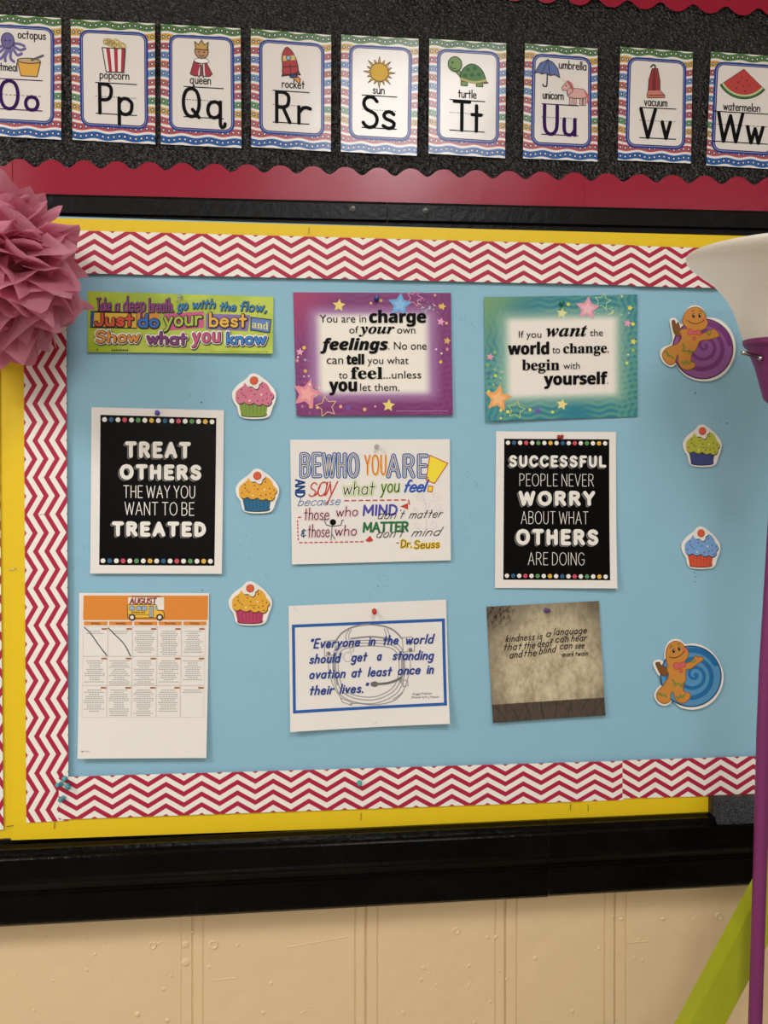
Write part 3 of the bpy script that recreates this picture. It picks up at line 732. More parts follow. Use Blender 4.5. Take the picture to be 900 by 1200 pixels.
        shape([(29, 36), (35, 42), (39, 48), (44, 47), (36, 36), (33, 33)], g1, 5, 0, .6); shape([(64, 45), (69, 48), (64, 49)], g1, 5)
        shape([(37, 46), (38, 36), (45, 28.5), (53, 27.5), (61, 33), (65, 41), (65, 47), (52, 49)], g2, 6, 3); a.stroke([(37, 45.5), (52, 48.5), (66, 45.5)], 2.6, (200, 186, 116), 7.5, 4)
        for x, y in ((45, 34), (53, 32), (42, 41), (50, 40), (58, 39)): a.poly(ell(x, y, 2.6, 2.2), (66, 106, 66), 7.5)
        shape(ell(30, 28.5, 8, 8.7), g1, 7); a.disc(27, 27, 1.1, OUT, 8); a.stroke([(24.5, 32), (28, 34.5), (31, 33.5)], .8, OUT, 8, 4)
    elif k == 'umbrella':
        a.stroke([(27, 17), (26.5, 45), (25, 48), (22.5, 48), (21.8, 46)], 1.6, OUT, 5, 5)
        shape([(27, 17.5), (18, 22), (11.5, 34), (16, 32.5), (20, 34.5), (25, 33), (30, 35.5), (35, 34), (41.5, 37), (39, 27), (33, 20)], (92, 108, 160), 6)
        a.stroke([(27, 17.5), (20, 34)], .7, OUT, 7.5); a.stroke([(27, 17.5), (30, 35)], .7, OUT, 7.5)
        pk = (214, 164, 156)
        for x in (53, 58, 65, 69): shape([(x, 55), (x + 3.4, 55), (x + 3, 68), (x, 68)], pk, 5, 0, .6)
        shape([(52, 49), (60, 48.5), (69, 49), (73, 53), (72, 59), (52, 59)], pk, 6, 3, .6); shape([(44, 48), (50, 41), (54, 46), (57, 52), (52, 57), (49, 51), (45, 52)], pk, 6, 0, .6)
        a.poly([(47.5, 43), (43, 36.5), (49.5, 42)], (226, 206, 170), 8); a.stroke([(51, 41), (55, 44), (57, 50)], 2.4, (196, 92, 96), 8, 4); a.stroke([(72, 53), (75, 58), (74, 64)], 2.2, (196, 92, 96), 8, 4); a.disc(49, 46, .8, OUT, 8)
    elif k == 'vacuum':
        a.stroke([(41, 24), (41, 19.5), (38.5, 18.5), (36, 21)], 1.8, OUT, 5, 5)
        shape([(37.5, 23), (44, 22.5), (47, 36), (47.5, 49), (33.5, 50), (34, 36)], (150, 48, 46), 6); a.poly([(39, 25), (41.5, 25), (42, 48), (38, 48)], (112, 34, 38), 7.5)
        shape([(34, 48), (47, 47), (53, 53), (53, 55.5), (33, 57), (32, 53)], (206, 120, 98), 7, 0, .7); a.stroke([(34, 54), (52, 53)], .8, OUT, 8.5)
    else:
        arc = lambda r: [(39 + r * math.cos(t), 19 + r * 1.02 * math.sin(t)) for t in (math.radians(40 + 105 * i / 12) for i in range(13))]
        shape([(39, 18)] + arc(33), (62, 112, 58), 5); a.poly([(39, 18)] + arc(30.5), (190, 208, 150), 6); a.poly([(39, 18)] + arc(28.5), (184, 62, 60), 7)
        for x, y in ((37, 28), (43, 31), (33, 34), (39, 38), (46, 37), (41, 44), (31, 41)): a.poly(ell(x, y, .7, 1.2), OUT, 8)
for key, c in CARDC:
    wd = (c[1][0] - c[0][0] + c[2][0] - c[3][0]) / 2; ht = (c[3][1] - c[0][1] + c[2][1] - c[1][1]) / 2
    ph = random.uniform(0, 6); amp = random.uniform(.0004, .0010)
    sh = Sheet('alphabet_card', c, 0.0036, MAT_BORDER, 0.0006, (lambda p, q: lambda x, y: q * (1 + math.sin(5 * y + 2 * x + p)) * (1 - .5 * y) + .0006 * (1 - y) ** 2)(ph, amp), 12)
    tag(sh.o, LABELS[key], 'alphabet card', 'alphabet cards in the row above the board')
    fn = lambda x, y: tuple(sh.px(x / wd, y / ht))
    a = Art(sh, fn=fn)
    x0, x1, y0, y1 = wd * (.055 if key == 'watermelon' else .1), wd * (.9 if key == 'watermelon' else .918), ht * .08, ht * .885
    for k, (e, m) in enumerate([(0, (36, 64, 138)), (2.3, (150, 160, 204)), (3.0, (58, 40, 104)), (4.2, None)]):
        pts = resample(rrect(x0 + e, y0 + e, x1 - e, y1 - e, 11 - e), 96); ctr = ((x0 + x1) / 2, (y0 + y1) / 2); mm = MAT_CARD if m is None else M(m, .25)
        n = len(pts); ring = [pts] + [[(ctr[0] + (p[0] - ctr[0]) * q, ctr[1] + (p[1] - ctr[1]) * q) for p in pts] for q in (.9, .8, .7, .6, .5, .4, .3, .2, .1)]
        vs = sum(ring, []) + [ctr]; fs = [(j * n + i, (j + 1) * n + i, (j + 1) * n + (i + 1) % n, j * n + (i + 1) % n) for j in range(9) for i in range(n)] + [(9 * n + i, 10 * n, 9 * n + (i + 1) % n) for i in range(n)]
        a.tri(vs, fs, mm, k + 1)
    a.build('printed_panel')
    a = Art(sh, fn=fn); picture(a, key); a.build('printed_picture')
    a = Art(sh, fn=fn)
    ink = M((52, 16, 82), .6, .1) if key in ('octopus', 'umbrella') else M((10, 9, 11), .6, .1)
    for w, xa, xb, base in WORDS[key]: a.hand(w, xa, xb, base - 1.2, base - 1.2, 9.4, [(1.25, M((36, 33, 36), .6, .1), 5, 0, 0)])
    l0, l1, l2 = LINES[key]; la, lb = (wd * .285, wd * .785) if key not in ('octopus', 'umbrella', 'watermelon') else ((0 + 8, wd * .78) if key == 'octopus' else (wd * .24, wd * .74) if key == 'umbrella' else (5.5, 70))
    if key in ('turtle', 'sun', 'rocket'): la, lb = wd * .27, wd * .73
    for y in (l0, l2): a.stroke([(la, y), ((la + lb) / 2, y), (lb, y)], 1.2, ink, 5, caps=False)
    a.dash((la, l1), (lb, l1), 14, .8, M((70, 64, 70), .3), 5)
    U_, ua, ub, v_, va, vb = LETTERS[key]
    a.hand(U_, ua, ub, l2 - .5, l2 - .5, l2 - l0 - 2.2, [(4.1, ink, 6, 0, 0)]); a.hand(v_, va, vb, l2 - .5, l2 - .5, (l2 - l1 - 1.5) / .58, [(4.1, ink, 6, 0, 0)])
    a.build('printed_letters')

# ------------------------------------------------------------------ posters
D3 = 0.0132
PG = 'printed posters pinned on the blue paper'
def C(ox, oy, sc, *pts): return [(ox + x / sc, oy + y / sc) for x, y in pts]
def curl(bottom=0.004, p=2.0, tl=0.0, tr=0.0, bl=0.0, br=0.0, base=0.0004):
    return lambda a, b: base + bottom * b ** p + tl * (1 - a) ** 3 * (1 - b) ** 3 + tr * a ** 3 * (1 - b) ** 3 + bl * (1 - a) ** 2 * b ** 3 + br * a ** 2 * b ** 3

# -- green banner
T = (90, 320, 3.6)
sh = Sheet('encouragement_banner', C(*T, (46, 77), (830, 101), (827, 343), (49, 335)), D3, MAT_PAPER, lift=curl(.002, 2, br=.004, bl=.001))
mg, ntg, bg = new_mat('lime_banner_print', 0.35, 0.4)
ntg.links.new(mixc(ntg, noise(ntg, 14.0, 3.0).step(.35, .65), lin((158, 182, 38)), lin((186, 202, 66))), bg.inputs['Base Color']); sh.o.data.materials[0] = mg
tag(sh.o, 'lime green banner starting take a deep breath', 'poster', PG)
a = Art(sh, *T)
for k in range(70):
    x, y = random.uniform(60, 815), random.uniform(92, 330); a.disc(x, y, random.uniform(1.2, 3), random.choice([(236, 214, 60), (70, 80, 40), (206, 220, 120), (120, 150, 40)]), 1, n=7)
B = (34, 26, 30)
a.quad([(60, 160), (255, 165), (255, 236), (58, 232)], B, 2, 4); a.quad([(72, 168), (252, 172), (252, 232), (66, 226)], (226, 186, 62), 3, 4); a.quad([(62, 162), (76, 163), (70, 228), (60, 228)], (42, 82, 150), 3.5, 3)
a.quad([(256, 166), (350, 170), (346, 238), (254, 232)], (222, 150, 64), 2, 4); a.quad([(366, 175), (536, 162), (537, 231), (380, 244)], (206, 94, 138), 2, 4); a.quad([(546, 172), (732, 178), (722, 246), (545, 238)], (138, 112, 170), 2, 4)
a.quad([(733, 185), (822, 196), (815, 256), (732, 244)], B, 2, 4); a.quad([(738, 190), (819, 200), (811, 251), (736, 240)], (96, 126, 186), 3, 4)
def fat(t, x0, x1, b0, b1, h, col, w=7.5, ol=4.5, halo=0, slant=0, gap=.14):
    ps = []
    if halo: ps += [(w + ol + halo + 3, M((60, 44, 56)), 4, 2.5, 3), (w + ol + halo, M((240, 234, 222)), 4.7, 0, 0)]
    ps += [(w + ol, M(B), 5.4, 1.2, 1.2), (w, M(col), 6.2, 0, 0)]
    a.hand(t, x0, x1, b0, b1, h, ps, slant, gap)
fat('Take', 84, 147, 158, 158, 50, (146, 70, 132), 6, 4.5); fat('a', 161, 182, 160, 160, 50, (146, 70, 132), 6, 4.5); fat('deep', 196, 291, 163, 162, 62, (146, 70, 132), 6.5, 4.5); fat('breath.', 304, 410, 165, 164, 56, (146, 70, 132), 6.5, 4.5)
fat('go', 424, 470, 156, 154, 40, (58, 134, 190), 5.5, 4.5, slant=.15); fat('with', 489, 585, 149, 148, 36, (58, 134, 190), 5.5, 4.5, slant=.15); fat('the', 604, 672, 158, 159, 34, (58, 134, 190), 5.5, 4.5, slant=.15); fat('flow,', 690, 800, 159, 163, 38, (58, 134, 190), 5.5, 4.5, slant=.15)
fat('Just', 76, 242, 221, 222, 48, (214, 84, 54), 11, 9); fat('do', 259, 349, 227, 228, 50, (56, 116, 196), 11, 9); fat('your', 367, 530, 225, 218, 58, (176, 196, 74), 10, 9); fat('best', 559, 718, 225, 227, 54, (230, 178, 72), 10, 9); a.text('and', 'bserif', 740, 808, 232, 242, 199, (232, 222, 120), 5)
fat('Show', 82, 268, 292, 290, 44, (222, 150, 64), 10, 6, 8); fat('what', 296, 466, 296, 302, 46, (132, 60, 122), 10, 6, 8); fat('you', 487, 606, 293, 290, 60, (206, 86, 128), 10, 6, 8, gap=.2); fat('know', 632, 800, 300, 300, 46, (54, 126, 196), 10, 6, 8)
for k in range(8): a.rect(150 + k * 9, 324, 156 + k * 9, 331, B, 2)
a.dash((565, 333), (812, 336), 22, 2.2, (112, 124, 60), 2, .7); a.rect(86, 321, 92, 330, (90, 100, 60), 2)
a.build('printed_lettering')

# -- purple poster
def stars(a, solid, outline, dots):
    for x, y, r, c, rot in solid: a.star(x, y, r, c, 2, .48, rot)
    for x, y, r, c, rot in outline: a.star(x, y, r, c, 1.6, .5, rot, 3.0)
    for x, y, r, c in dots: a.disc(x, y, r, c, 1.5, n=10)
T = (330, 330, 4.0909)
sh = Sheet('quote_poster', C(*T, (55, 52), (811, 55), (820, 641), (72, 644)), D3, quote_poster('purple_poster_print', (116, 34, 100), (138, 58, 124), (186, 146, 192), (240, 232, 216), (.155, .845, .185, .815), (164, 48, 96)), lift=curl(.0025))
tag(sh.o, 'purple bordered poster about being in charge of your feelings', 'poster', PG)
a = Art(sh, *T); K = INK
yl, bluec, pk = (238, 216, 122), (110, 170, 216), (232, 142, 156)
stars(a, [(275, 115, 32, yl, .1), (512, 595, 32, yl, .1), (770, 120, 20, (232, 190, 90), .3), (763, 193, 21, (236, 160, 190), .2), (793, 285, 19, (226, 176, 110), .2), (88, 338, 20, (236, 170, 190), .1)],
      [(637, 80, 40, (236, 150, 180), .3), (215, 600, 52, (240, 206, 140), -.2)],
      [(476, 92, 8, (226, 180, 90)), (428, 104, 6, (230, 190, 120)), (108, 318, 9, (232, 190, 80)), (75, 380, 8, (220, 150, 140)), (114, 430, 9, (220, 170, 90)), (80, 508, 8, (230, 190, 90)), (140, 600, 9, (230, 190, 90)), (283, 600, 8, (232, 180, 120)), (320, 605, 14, (110, 80, 150)), (398, 614, 9, (232, 180, 120)), (448, 600, 5, (240, 180, 190)), (762, 386, 8, (232, 190, 90)), (793, 325, 8, (210, 130, 150)), (766, 345, 5, (240, 220, 180)), (790, 200, 7, (236, 190, 110)), (735, 66, 6, (230, 170, 150)), (100, 600, 7, (200, 110, 160)), (740, 325, 5, (240, 200, 230)), (128, 382, 6, (170, 90, 160)), (172, 605, 7, (232, 200, 110))])
a.star(566, 112, 60, bluec, 2, .5, .1); a.star(566, 112, 34, (140, 190, 226), 2.5, .5, .1); a.star(122, 540, 76, pk, 2, .48, .25); a.star(122, 540, 42, (240, 170, 160), 2.5, .48, .25)
for k in range(40):
    x, y = (random.gauss(690, 40), random.gauss(120, 18)) if k < 22 else (random.gauss(135, 25), random.gauss(500, 60)); a.disc(x, y, random.uniform(1.5, 6), random.choice([(240, 214, 150), (226, 150, 130), (150, 190, 210), (240, 226, 226)]), 2.2, n=8)
a.dash((548, 622), (797, 621), 20, 2.4, (206, 160, 196), 2, .75)
a.base = 3
a.text('You are in', 'sans', 182, 405, 197, 197, 160, K); a.text('charge', 'bsans', 421, 690, 198, 197, 138, K, 2, fat=2.6); a.text('of', 'sans', 324, 368, 249, 249, 215, K); a.text('your', 'biserif', 370, 540, 250, 250, 217, K, 2, fat=1.1); a.text('own', 'sans', 553, 640, 250, 250, 226, K)
a.text('feelings', 'bisans', 188, 508, 328, 328, 272, K, 2, fat=2.6); a.text('. No one', 'sans', 511, 694, 327, 327, 290, K); a.text('can', 'sans', 216, 295, 396, 396, 369, K); a.text('tell', 'bsans', 312, 393, 397, 397, 349, K, 2, fat=2.6); a.text('you what', 'sans', 412, 608, 396, 396, 361, K)
a.text('to', 'sans', 274, 315, 466, 466, 438, K); a.text('feel', 'bserif', 332, 483, 467, 467, 410, K, 2, fat=1.1); a.text('...unless', 'sans', 488, 668, 466, 465, 430, K); a.text('you', 'bsans', 229, 359, 526, 526, 481, K, 2, fat=2.6); a.text('let them.', 'sans', 376, 564, 525, 525, 490, K)
a.build('printed_lettering')

# -- teal poster
T = (550, 330, 4.2857)
sh = Sheet('quote_poster', C(*T, (72, 80), (842, 66), (843, 678), (80, 702)), D3, quote_poster('teal_poster_print', (38, 124, 142), (116, 172, 134), (168, 200, 172), (238, 229, 217), (.155, .86, .185, .81), (118, 160, 112)), lift=curl(.001, 2, tl=.003, bl=.004, tr=.001))
tag(sh.o, 'teal bordered poster about wanting the world to change', 'poster', PG)
a = Art(sh, *T)
stars(a, [(464, 160, 29, (226, 226, 160), .15), (463, 618, 30, (240, 220, 140), .2), (793, 210, 21, (236, 160, 180), .2), (805, 133, 16, (238, 222, 70), .2), (822, 302, 17, (232, 220, 90), .2), (103, 379, 20, (236, 160, 180), .2), (95, 463, 15, (90, 100, 160), .2), (340, 651, 20, (110, 90, 170), .2)],
      [(668, 100, 42, (190, 226, 170), .2), (232, 645, 46, (206, 220, 100), .2)],
      [(496, 115, 9, (226, 220, 90)), (820, 214, 9, (238, 222, 70)), (790, 410, 8, (214, 224, 100)), (820, 346, 9, (150, 190, 110)), (796, 368, 5, (230, 230, 190)), (128, 356, 8, (150, 190, 90)), (92, 420, 9, (130, 180, 110)), (130, 474, 8, (210, 220, 90)), (95, 552, 7, (214, 222, 90)), (155, 648, 8, (226, 220, 100)), (190, 655, 9, (220, 220, 90)), (302, 645, 8, (226, 222, 90)), (415, 656, 8, (200, 220, 100)), (155, 688, 6, (220, 220, 110)), (765, 75, 6, (214, 222, 130))])
a.star(592, 136, 62, (234, 160, 180), 2, .5, .1); a.star(592, 138, 35, (242, 190, 196), 2.5, .48, .1); a.star(142, 588, 72, (240, 168, 92), 2, .48, .15); a.star(142, 590, 42, (246, 190, 130), 2.5, .48, .15)
for k in range(36):
    x, y = (random.gauss(705, 40), random.gauss(150, 18)) if k < 20 else (random.gauss(125, 22), random.gauss(500, 50)); a.disc(x, y, random.uniform(1.5, 5), random.choice([(226, 226, 150), (200, 220, 190), (170, 210, 170)]), 2.2, n=8)
a.base = 3
a.text('If you', 'sans', 247, 360, 283, 283, 249, K); a.text('want', 'biserif', 385, 590, 277, 275, 224, K, 2, fat=1.1); a.text('the', 'sans', 604, 669, 275, 274, 241, K); a.text('world', 'bsans', 194, 397, 367, 365, 306, K, 2, fat=2.6); a.text('to', 'sans', 415, 453, 362, 362, 332, K); a.text('change', 'bserif', 470, 688, 361, 358, 312, K, 2, fat=1.1); a.text(',', 'sans', 692, 698, 356, 356, 349, K)
a.text('begin', 'bserif', 263, 450, 446, 445, 393, K, 2, fat=1.1); a.text('with', 'sans', 470, 553, 441, 440, 407, K); a.text('yourself', 'bsans', 374, 690, 520, 514, 459, K, 2, fat=2.6); a.text('.', 'sans', 690, 695, 515, 515, 509, K)
a.build('printed_lettering')

# -- black posters
WB, GR = M((240, 234, 222), .5), M((128, 126, 122), .5)
DOTC = [(240, 234, 222), (44, 92, 128), (240, 234, 222), (206, 76, 92), (240, 234, 222), (92, 148, 84), (240, 234, 222), (228, 178, 66)]
def black_poster(T, corners, inner, top, bot, r, lines, label, lift, off=(-7, 5)):
    sh = Sheet('motto_poster', C(*T, *corners), D3, MAT_PAPER, lift=lift); tag(sh.o, label, 'poster', PG)
    a = Art(sh, *T); a.quad(inner, MAT_BLKP, 1, 12)
    for A, Bq in (top, bot):
        for k in range(17): a.disc(A[0] + (Bq[0] - A[0]) * k / 16, A[1] + (Bq[1] - A[1]) * k / 16, r, DOTC[k % 8], 2)
    a.build('printed_panel')
    a = Art(sh, *T)
    for t, x0, x1, b0, b1, h, bold in lines:
        if bold: a.hand(t, x0, x1, b0 - bold / 2, b1 - bold / 2, h - bold, [(bold, GR, 2, off[0], off[1]), (bold + 3, M((26, 24, 26), .4), 2.6, off[0] * .35, off[1] * .35), (bold, WB, 3.4, 0, 0)], gap=.34)
        else: a.hand(t, x0, x1, b0, b1, h, [(3.4, WB, 2, 0, 0)], gap=.14, space=.24)
    a.build('printed_lettering')
black_poster((90, 460, 3.6), [(62, 62), (621, 75), (613, 764), (59, 763)], [(100, 94), (589, 108), (582, 730), (97, 727)], ((118, 114), (571, 124)), ((113, 709), (565, 711)), 10.2,
             [('TREAT', 204, 482, 276, 279, 70, 17), ('OTHERS', 182, 526, 368, 371, 66, 17), ('THE WAY YOU', 197, 500, 443, 445, 50, 0), ('WANT TO BE', 203, 497, 515, 518, 53, 0), ('TREATED', 150, 546, 607, 609, 64, 17)],
             'black and white poster reading treat others the way you want to be treated', curl(.003, 2, br=.001))
black_poster((570, 490, 5.294), [(60, 82), (803, 86), (802, 1054), (51, 1053)], [(110, 128), (761, 132), (760, 1004), (103, 1002)], ((133, 153), (735, 157)), ((126, 977), (732, 982)), 13.5,
             [('SUCCESSFUL', 140, 742, 304, 307, 74, 17), ('PEOPLE NEVER', 204, 664, 420, 423, 74, 0), ('WORRY', 198, 672, 544, 545, 93, 23), ('ABOUT WHAT', 213, 630, 655, 657, 76, 0), ('OTHERS', 182, 690, 787, 790, 100, 24), ('ARE DOING', 256, 604, 909, 911, 76, 0)],
             'black and white poster reading successful people never worry', curl(.001, 2, br=.006), (-9, 8))

# -- hand-drawn poster
T = (330, 500, 4.0909)
sh = Sheet('hand_lettered_poster', C(*T, (41, 63), (806, 60), (809, 640), (50, 660)), D3, MAT_PAPER, lift=curl(.0015, 2, bl=.002, br=.002))
tag(sh.o, 'white poster with colourful hand lettering reading be who you are', 'poster', PG)
a = Art(sh, *T)
BLU, RED, PUR, GRN, ORA = M((38, 88, 160)), M((200, 62, 48)), M((74, 62, 160)), M((44, 120, 62)), M((224, 92, 44))
for t, x0, x1, b0, b1 in (('BE', 95, 186, 238, 236), ('WHO', 200, 366, 238, 238)): a.hand(t, x0, x1, b0, b1, 104, [(23, BLU, 1, 0, 0), (11, M(WHITE), 1.7, 0, 0), (3.6, INK, 2.4, 0, 0)], gap=.24)
a.hand('YOU', 396, 500, 228, 228, 92, [(9, M((240, 192, 50)), 1, 3, 4), (4.5, ORA, 2, 0, 0)], gap=.2); a.hand('ARE', 510, 696, 238, 238, 98, [(23, BLU, 1, 0, 0), (11, M(WHITE), 1.7, 0, 0), (3.6, INK, 2.4, 0, 0)], gap=.25)
ex = [(710, 137), (796, 176), (733, 272), (692, 256)]; a.poly(ex, (246, 222, 56), 1); a.stroke(ex, 4, RED, 2, 0, True); ex = [(704, 284), (724, 286), (720, 313), (700, 311)]; a.poly(ex, (246, 222, 56), 1); a.stroke(ex, 4, RED, 2, 0, True)
aa = Art(sh, fn=lambda x, y: (330 + (118 - y) / 4.0909, 500 + (255 + x) / 4.0909)); aa.hand('AND', 0, 82, 50, 50, 42, [(9, BLU, 1, 0, 0), (2.4, INK, 2, 0, 0)]); 
a.hand('say', 128, 272, 335, 328, 112, [(6.5, RED, 1, 0, 0)], .25, .06, .3, True); a.hand('what', 296, 448, 326, 324, 62, [(20, M((188, 216, 128)), 1, 0, 0), (13, M((238, 234, 214)), 1.5, 0, 0), (4.5, INK, 2, 0, 0)], .1); a.hand('you', 472, 566, 316, 312, 66, [(13, M((200, 222, 150)), 1, 0, 0), (4.5, INK, 2, 0, 0)], .1)
a.hand('feel', 586, 708, 312, 310, 54, [(10, M((36, 84, 176)), 1, 0, 0)], .35, .1)
a.hand('because', 76, 284, 380, 374, 40, [(3.4, BLU, 1, 0, 0)], .3, .1)
a.dash((300, 355), (606, 351), 9, 6, RED, 1, .68); a.stroke([(608, 352), (612, 372)], 6, RED, 1); a.poly([(568, 382), (606, 366), (606, 398)], RED, 1)
PKH = M((240, 206, 206))
for t, x0, x1, b0, b1, h in (('those', 108, 228, 446, 446, 56), ('who', 262, 366, 430, 426, 44), ('those', 126, 230, 528, 528, 58), ('who', 256, 360, 522, 520, 48)): a.hand(t, x0, x1, b0, b1, h, [(15, PKH, 1, 0, 0), (4.2, INK, 2, 0, 0)], .08)
a.hand('&', 92, 118, 526, 526, 50, [(6, M((60, 90, 130)), 1, 0, 0)])
a.hand('MIND', 392, 552, 424, 422, 46, [(10.5, PUR, 1, 0, 0), (2, M((100, 90, 190)), 1.6, 1, 1)], .05, .14); a.hand('MATTER', 392, 604, 504, 500, 42, [(11, GRN, 1, 0, 0), (2, M((30, 90, 46)), 1.6, 1, 1)], .05, .1)
for t, x0, x1, b0, b1, h in (("don't", 460, 592, 442, 440, 42), ('matter', 608, 774, 440, 434, 40), ("don't", 454, 590, 532, 528, 42), ('mind', 620, 776, 526, 520, 40)): a.hand(t, x0, x1, b0, b1, h, [(3.4, INK, 3, 0, 0)], .4, .14)
a.hand('-', 548, 562, 570, 570, 40, [(4, M((120, 84, 30)), 2, 0, 0)])
for t, x0, x1, b0, b1, h in (('Dr.', 570, 622, 578, 578, 34), ('Seuss', 634, 756, 584, 578, 36)): a.hand(t, x0, x1, b0, b1, h, [(13, M((240, 206, 74)), 1, 0, 0), (4.4, M((104, 70, 22)), 2, 0, 0)], .1)
a.dash((94, 433), (78, 436), 1, 6, RED, 1, 1); a.dash((76, 448), (80, 550), 6, 6, RED, 1, .65); a.dash((84, 556), (400, 551), 13, 6, RED, 1, .68); a.poly([(400, 546), (424, 522), (440, 546), (420, 554)], RED, 1)
a.disc(246, 458, 15, INK, 3); 
for q in ([(242, 472), (240, 515), (236, 545)], [(240, 512), (256, 540)], [(242, 478), (214, 470), (204, 446)], [(244, 478), (284, 472), (290, 450)], [(200, 446), (208, 444)], [(286, 450), (298, 448)]): a.stroke(q, 3, INK, 3)
for cx, cy, r, d in ((665, 335, 24, 1), (735, 335, 28, -1), (755, 385, 22, 1), (640, 400, 20, -1), (700, 380, 26, 1), (650, 470, 18, 1), (725, 470, 24, -1)):
    a.stroke([(cx + d * r * (1 - .8 * t) * math.cos(7.5 * t + .6), cy + r * (1 - .8 * t) * math.sin(7.5 * t + .6)) for t in (k / 16 for k in range(17))], 2.4, (232, 204, 206), .8, 0)
a.stroke([(690, 560 - 60), (694, 440), (690, 380), (680, 340)], 2.4, (226, 190, 196), .8, 4)
a.build('drawn_lettering'); aa.build('drawn_word')

# -- calendar
T = (80, 680, 5.0)
sh = Sheet('menu_calendar', C(*T, (64, 74), (826, 75), (813, 1033), (62, 1038)), D3, MAT_PAPER, lift=curl(.006, 2.2, bl=.001, br=.001))
tag(sh.o, 'white August menu calendar with orange header and school bus', 'calendar', PG)
a = Art(sh, *T); OR = M((226, 138, 50), .5); GY = M((206, 196, 184)); TX = M((172, 164, 156)); BR = M((96, 52, 26))
a.quad([(91, 89), (820, 90), (818, 233), (87, 233)], OR, 1, 10)
hx = [(93, 231), (241, 375), (387, 522), (531, 665), (675, 810)]
for (x0, x1), d in zip(hx, ('Monday', 'Tuesday', 'Wednesday', 'Thursday', 'Friday')):
    a.rect(x0, 241, x1, 263, OR, 1); a.text(d, 'bsans', (x0 + x1) / 2 - 4.2 * len(d), (x0 + x1) / 2 + 4.2 * len(d), 257, 257, 246, M((70, 40, 20)), 2)
rows = [(272, 443), (445, 613), (615, 798)]
cells = [[2, 2, 11, 12, 11], [11, 12, 12, 11, 10], [11, 14, 13, 11, 2]]
for r, (y0, y1) in enumerate(rows):
    for c in range(5):
        x0, x1 = [(91, 234), (236, 378), (380, 522), (525, 664), (667, 804)][c]; sk = (y1 - 272) * -.012; x0 += sk; x1 += sk
        a.stroke([(x0, y0), (x1, y0), (x1, y1), (x0, y1)], 1.3, GY, 1, 0, True, False)
        a.rect(x1 - 35, y0 + 8, x1 - 2, y0 + 17, OR, 1.5); a.dash((x1 - 31, y0 + 12.5), (x1 - 5, y0 + 12.5), 3, 6, BR, 2, .8)
        for k in range(cells[r][c]):
            y = y0 + 26 + k * 12.2; w = random.choice([.22, .3, .36, .42]) * (x1 - x0); m = (x0 + x1) / 2
            if y < y1 - 6: a.dash((m - w, y), (m + w, y), max(2, int(w / 7)), 4.0, TX, 1.5, .78)
ag = a
a = Art(sh, *T)
a.rect(352, 100, 562, 172, (238, 230, 218), 2); a.hand('AUGUST', 360, 520, 137, 137, 32, [(8, M((110, 40, 30)), 3, 0, 0), (4.5, M((176, 72, 58)), 4, 0, 0)], .1, .1)
BY = M((240, 190, 62)); OL = M((50, 40, 34))
bus = [(348, 150), (356, 141), (512, 141), (520, 150), (522, 174), (552, 178), (562, 190), (562, 218), (350, 220)]
a.poly(bus, BY, 3); a.stroke(bus, 3, OL, 4, 0, True)
for x in (360, 400, 432): a.poly(rrect(x, 150, x + 30, 176, 8), (150, 180, 210), 4); a.stroke(rrect(x, 150, x + 30, 176, 8), 2, OL, 5, 0, True)
a.poly([(476, 150), (498, 150), (498, 216), (476, 216)], (180, 190, 196), 4); a.stroke([(476, 150), (498, 150), (498, 216), (476, 216)], 2.4, OL, 5, 0, True); a.stroke([(487, 150), (487, 216)], 2, OL, 5); a.poly([(506, 150), (514, 150), (520, 172), (506, 172)], (150, 180, 210), 4)
a.text('SCHOOL BUS', 'bsans', 370, 452, 192, 192, 182, OL, 5); a.stroke([(352, 200), (474, 200)], 2, OL, 5)
for x in (375, 537): a.disc(x, 216, 20, OL, 5); a.disc(x, 216, 11, (236, 228, 216), 6)
a.build('printed_bus')
a = ag
a.dash((372, 94), (545, 94), 20, 4, BR, 3, .8); a.text('Page 1 of 2', 'sans', 82, 130, 998, 998, 990, INK, 2)
a.stroke([(97, 276), (130, 308), (180, 378), (228, 440)], 4.6, INK, 3, 5); a.stroke([(236, 279), (275, 318), (320, 362), (345, 400), (365, 442)], 4.6, INK, 3, 5)
a.build('printed_grid')

# -- helmet poster
T = (330, 690, 4.2857)
sh = Sheet('quote_sheet', C(*T, (35, 86), (826, 54), (840, 670), (44, 712)), D3, MAT_PAPER, lift=curl(.001, 2, bl=.008, br=.009))
tag(sh.o, 'white sheet with blue frame and blue italic quote over a helmet drawing', 'poster', PG)
a = Art(sh, *T); FB = M((34, 92, 166), .5); GH = M((150, 146, 142)); GD = M((112, 108, 106))
def frame(c, w, m, l):
    for k in range(4):
        p, q = Vector(c[k]), Vector(c[(k + 1) % 4]); n = 6
        a.stroke([tuple(p.lerp(q, i / n)) for i in range(n + 1)], w, m, l, 0, False, False)
    for p in c: a.rect(p[0] - w / 2, p[1] - w / 2, p[0] + w / 2, p[1] + w / 2, m, l)
frame([(59, 187), (812, 156), (820, 574), (65, 614)], 15, FB, 1)
a.build('printed_frame')
a = Art(sh, *T)
a.stroke([(270, 265), (300, 225), (350, 195), (430, 179), (510, 187), (565, 210), (605, 250)], 9, GH, 1, 6)
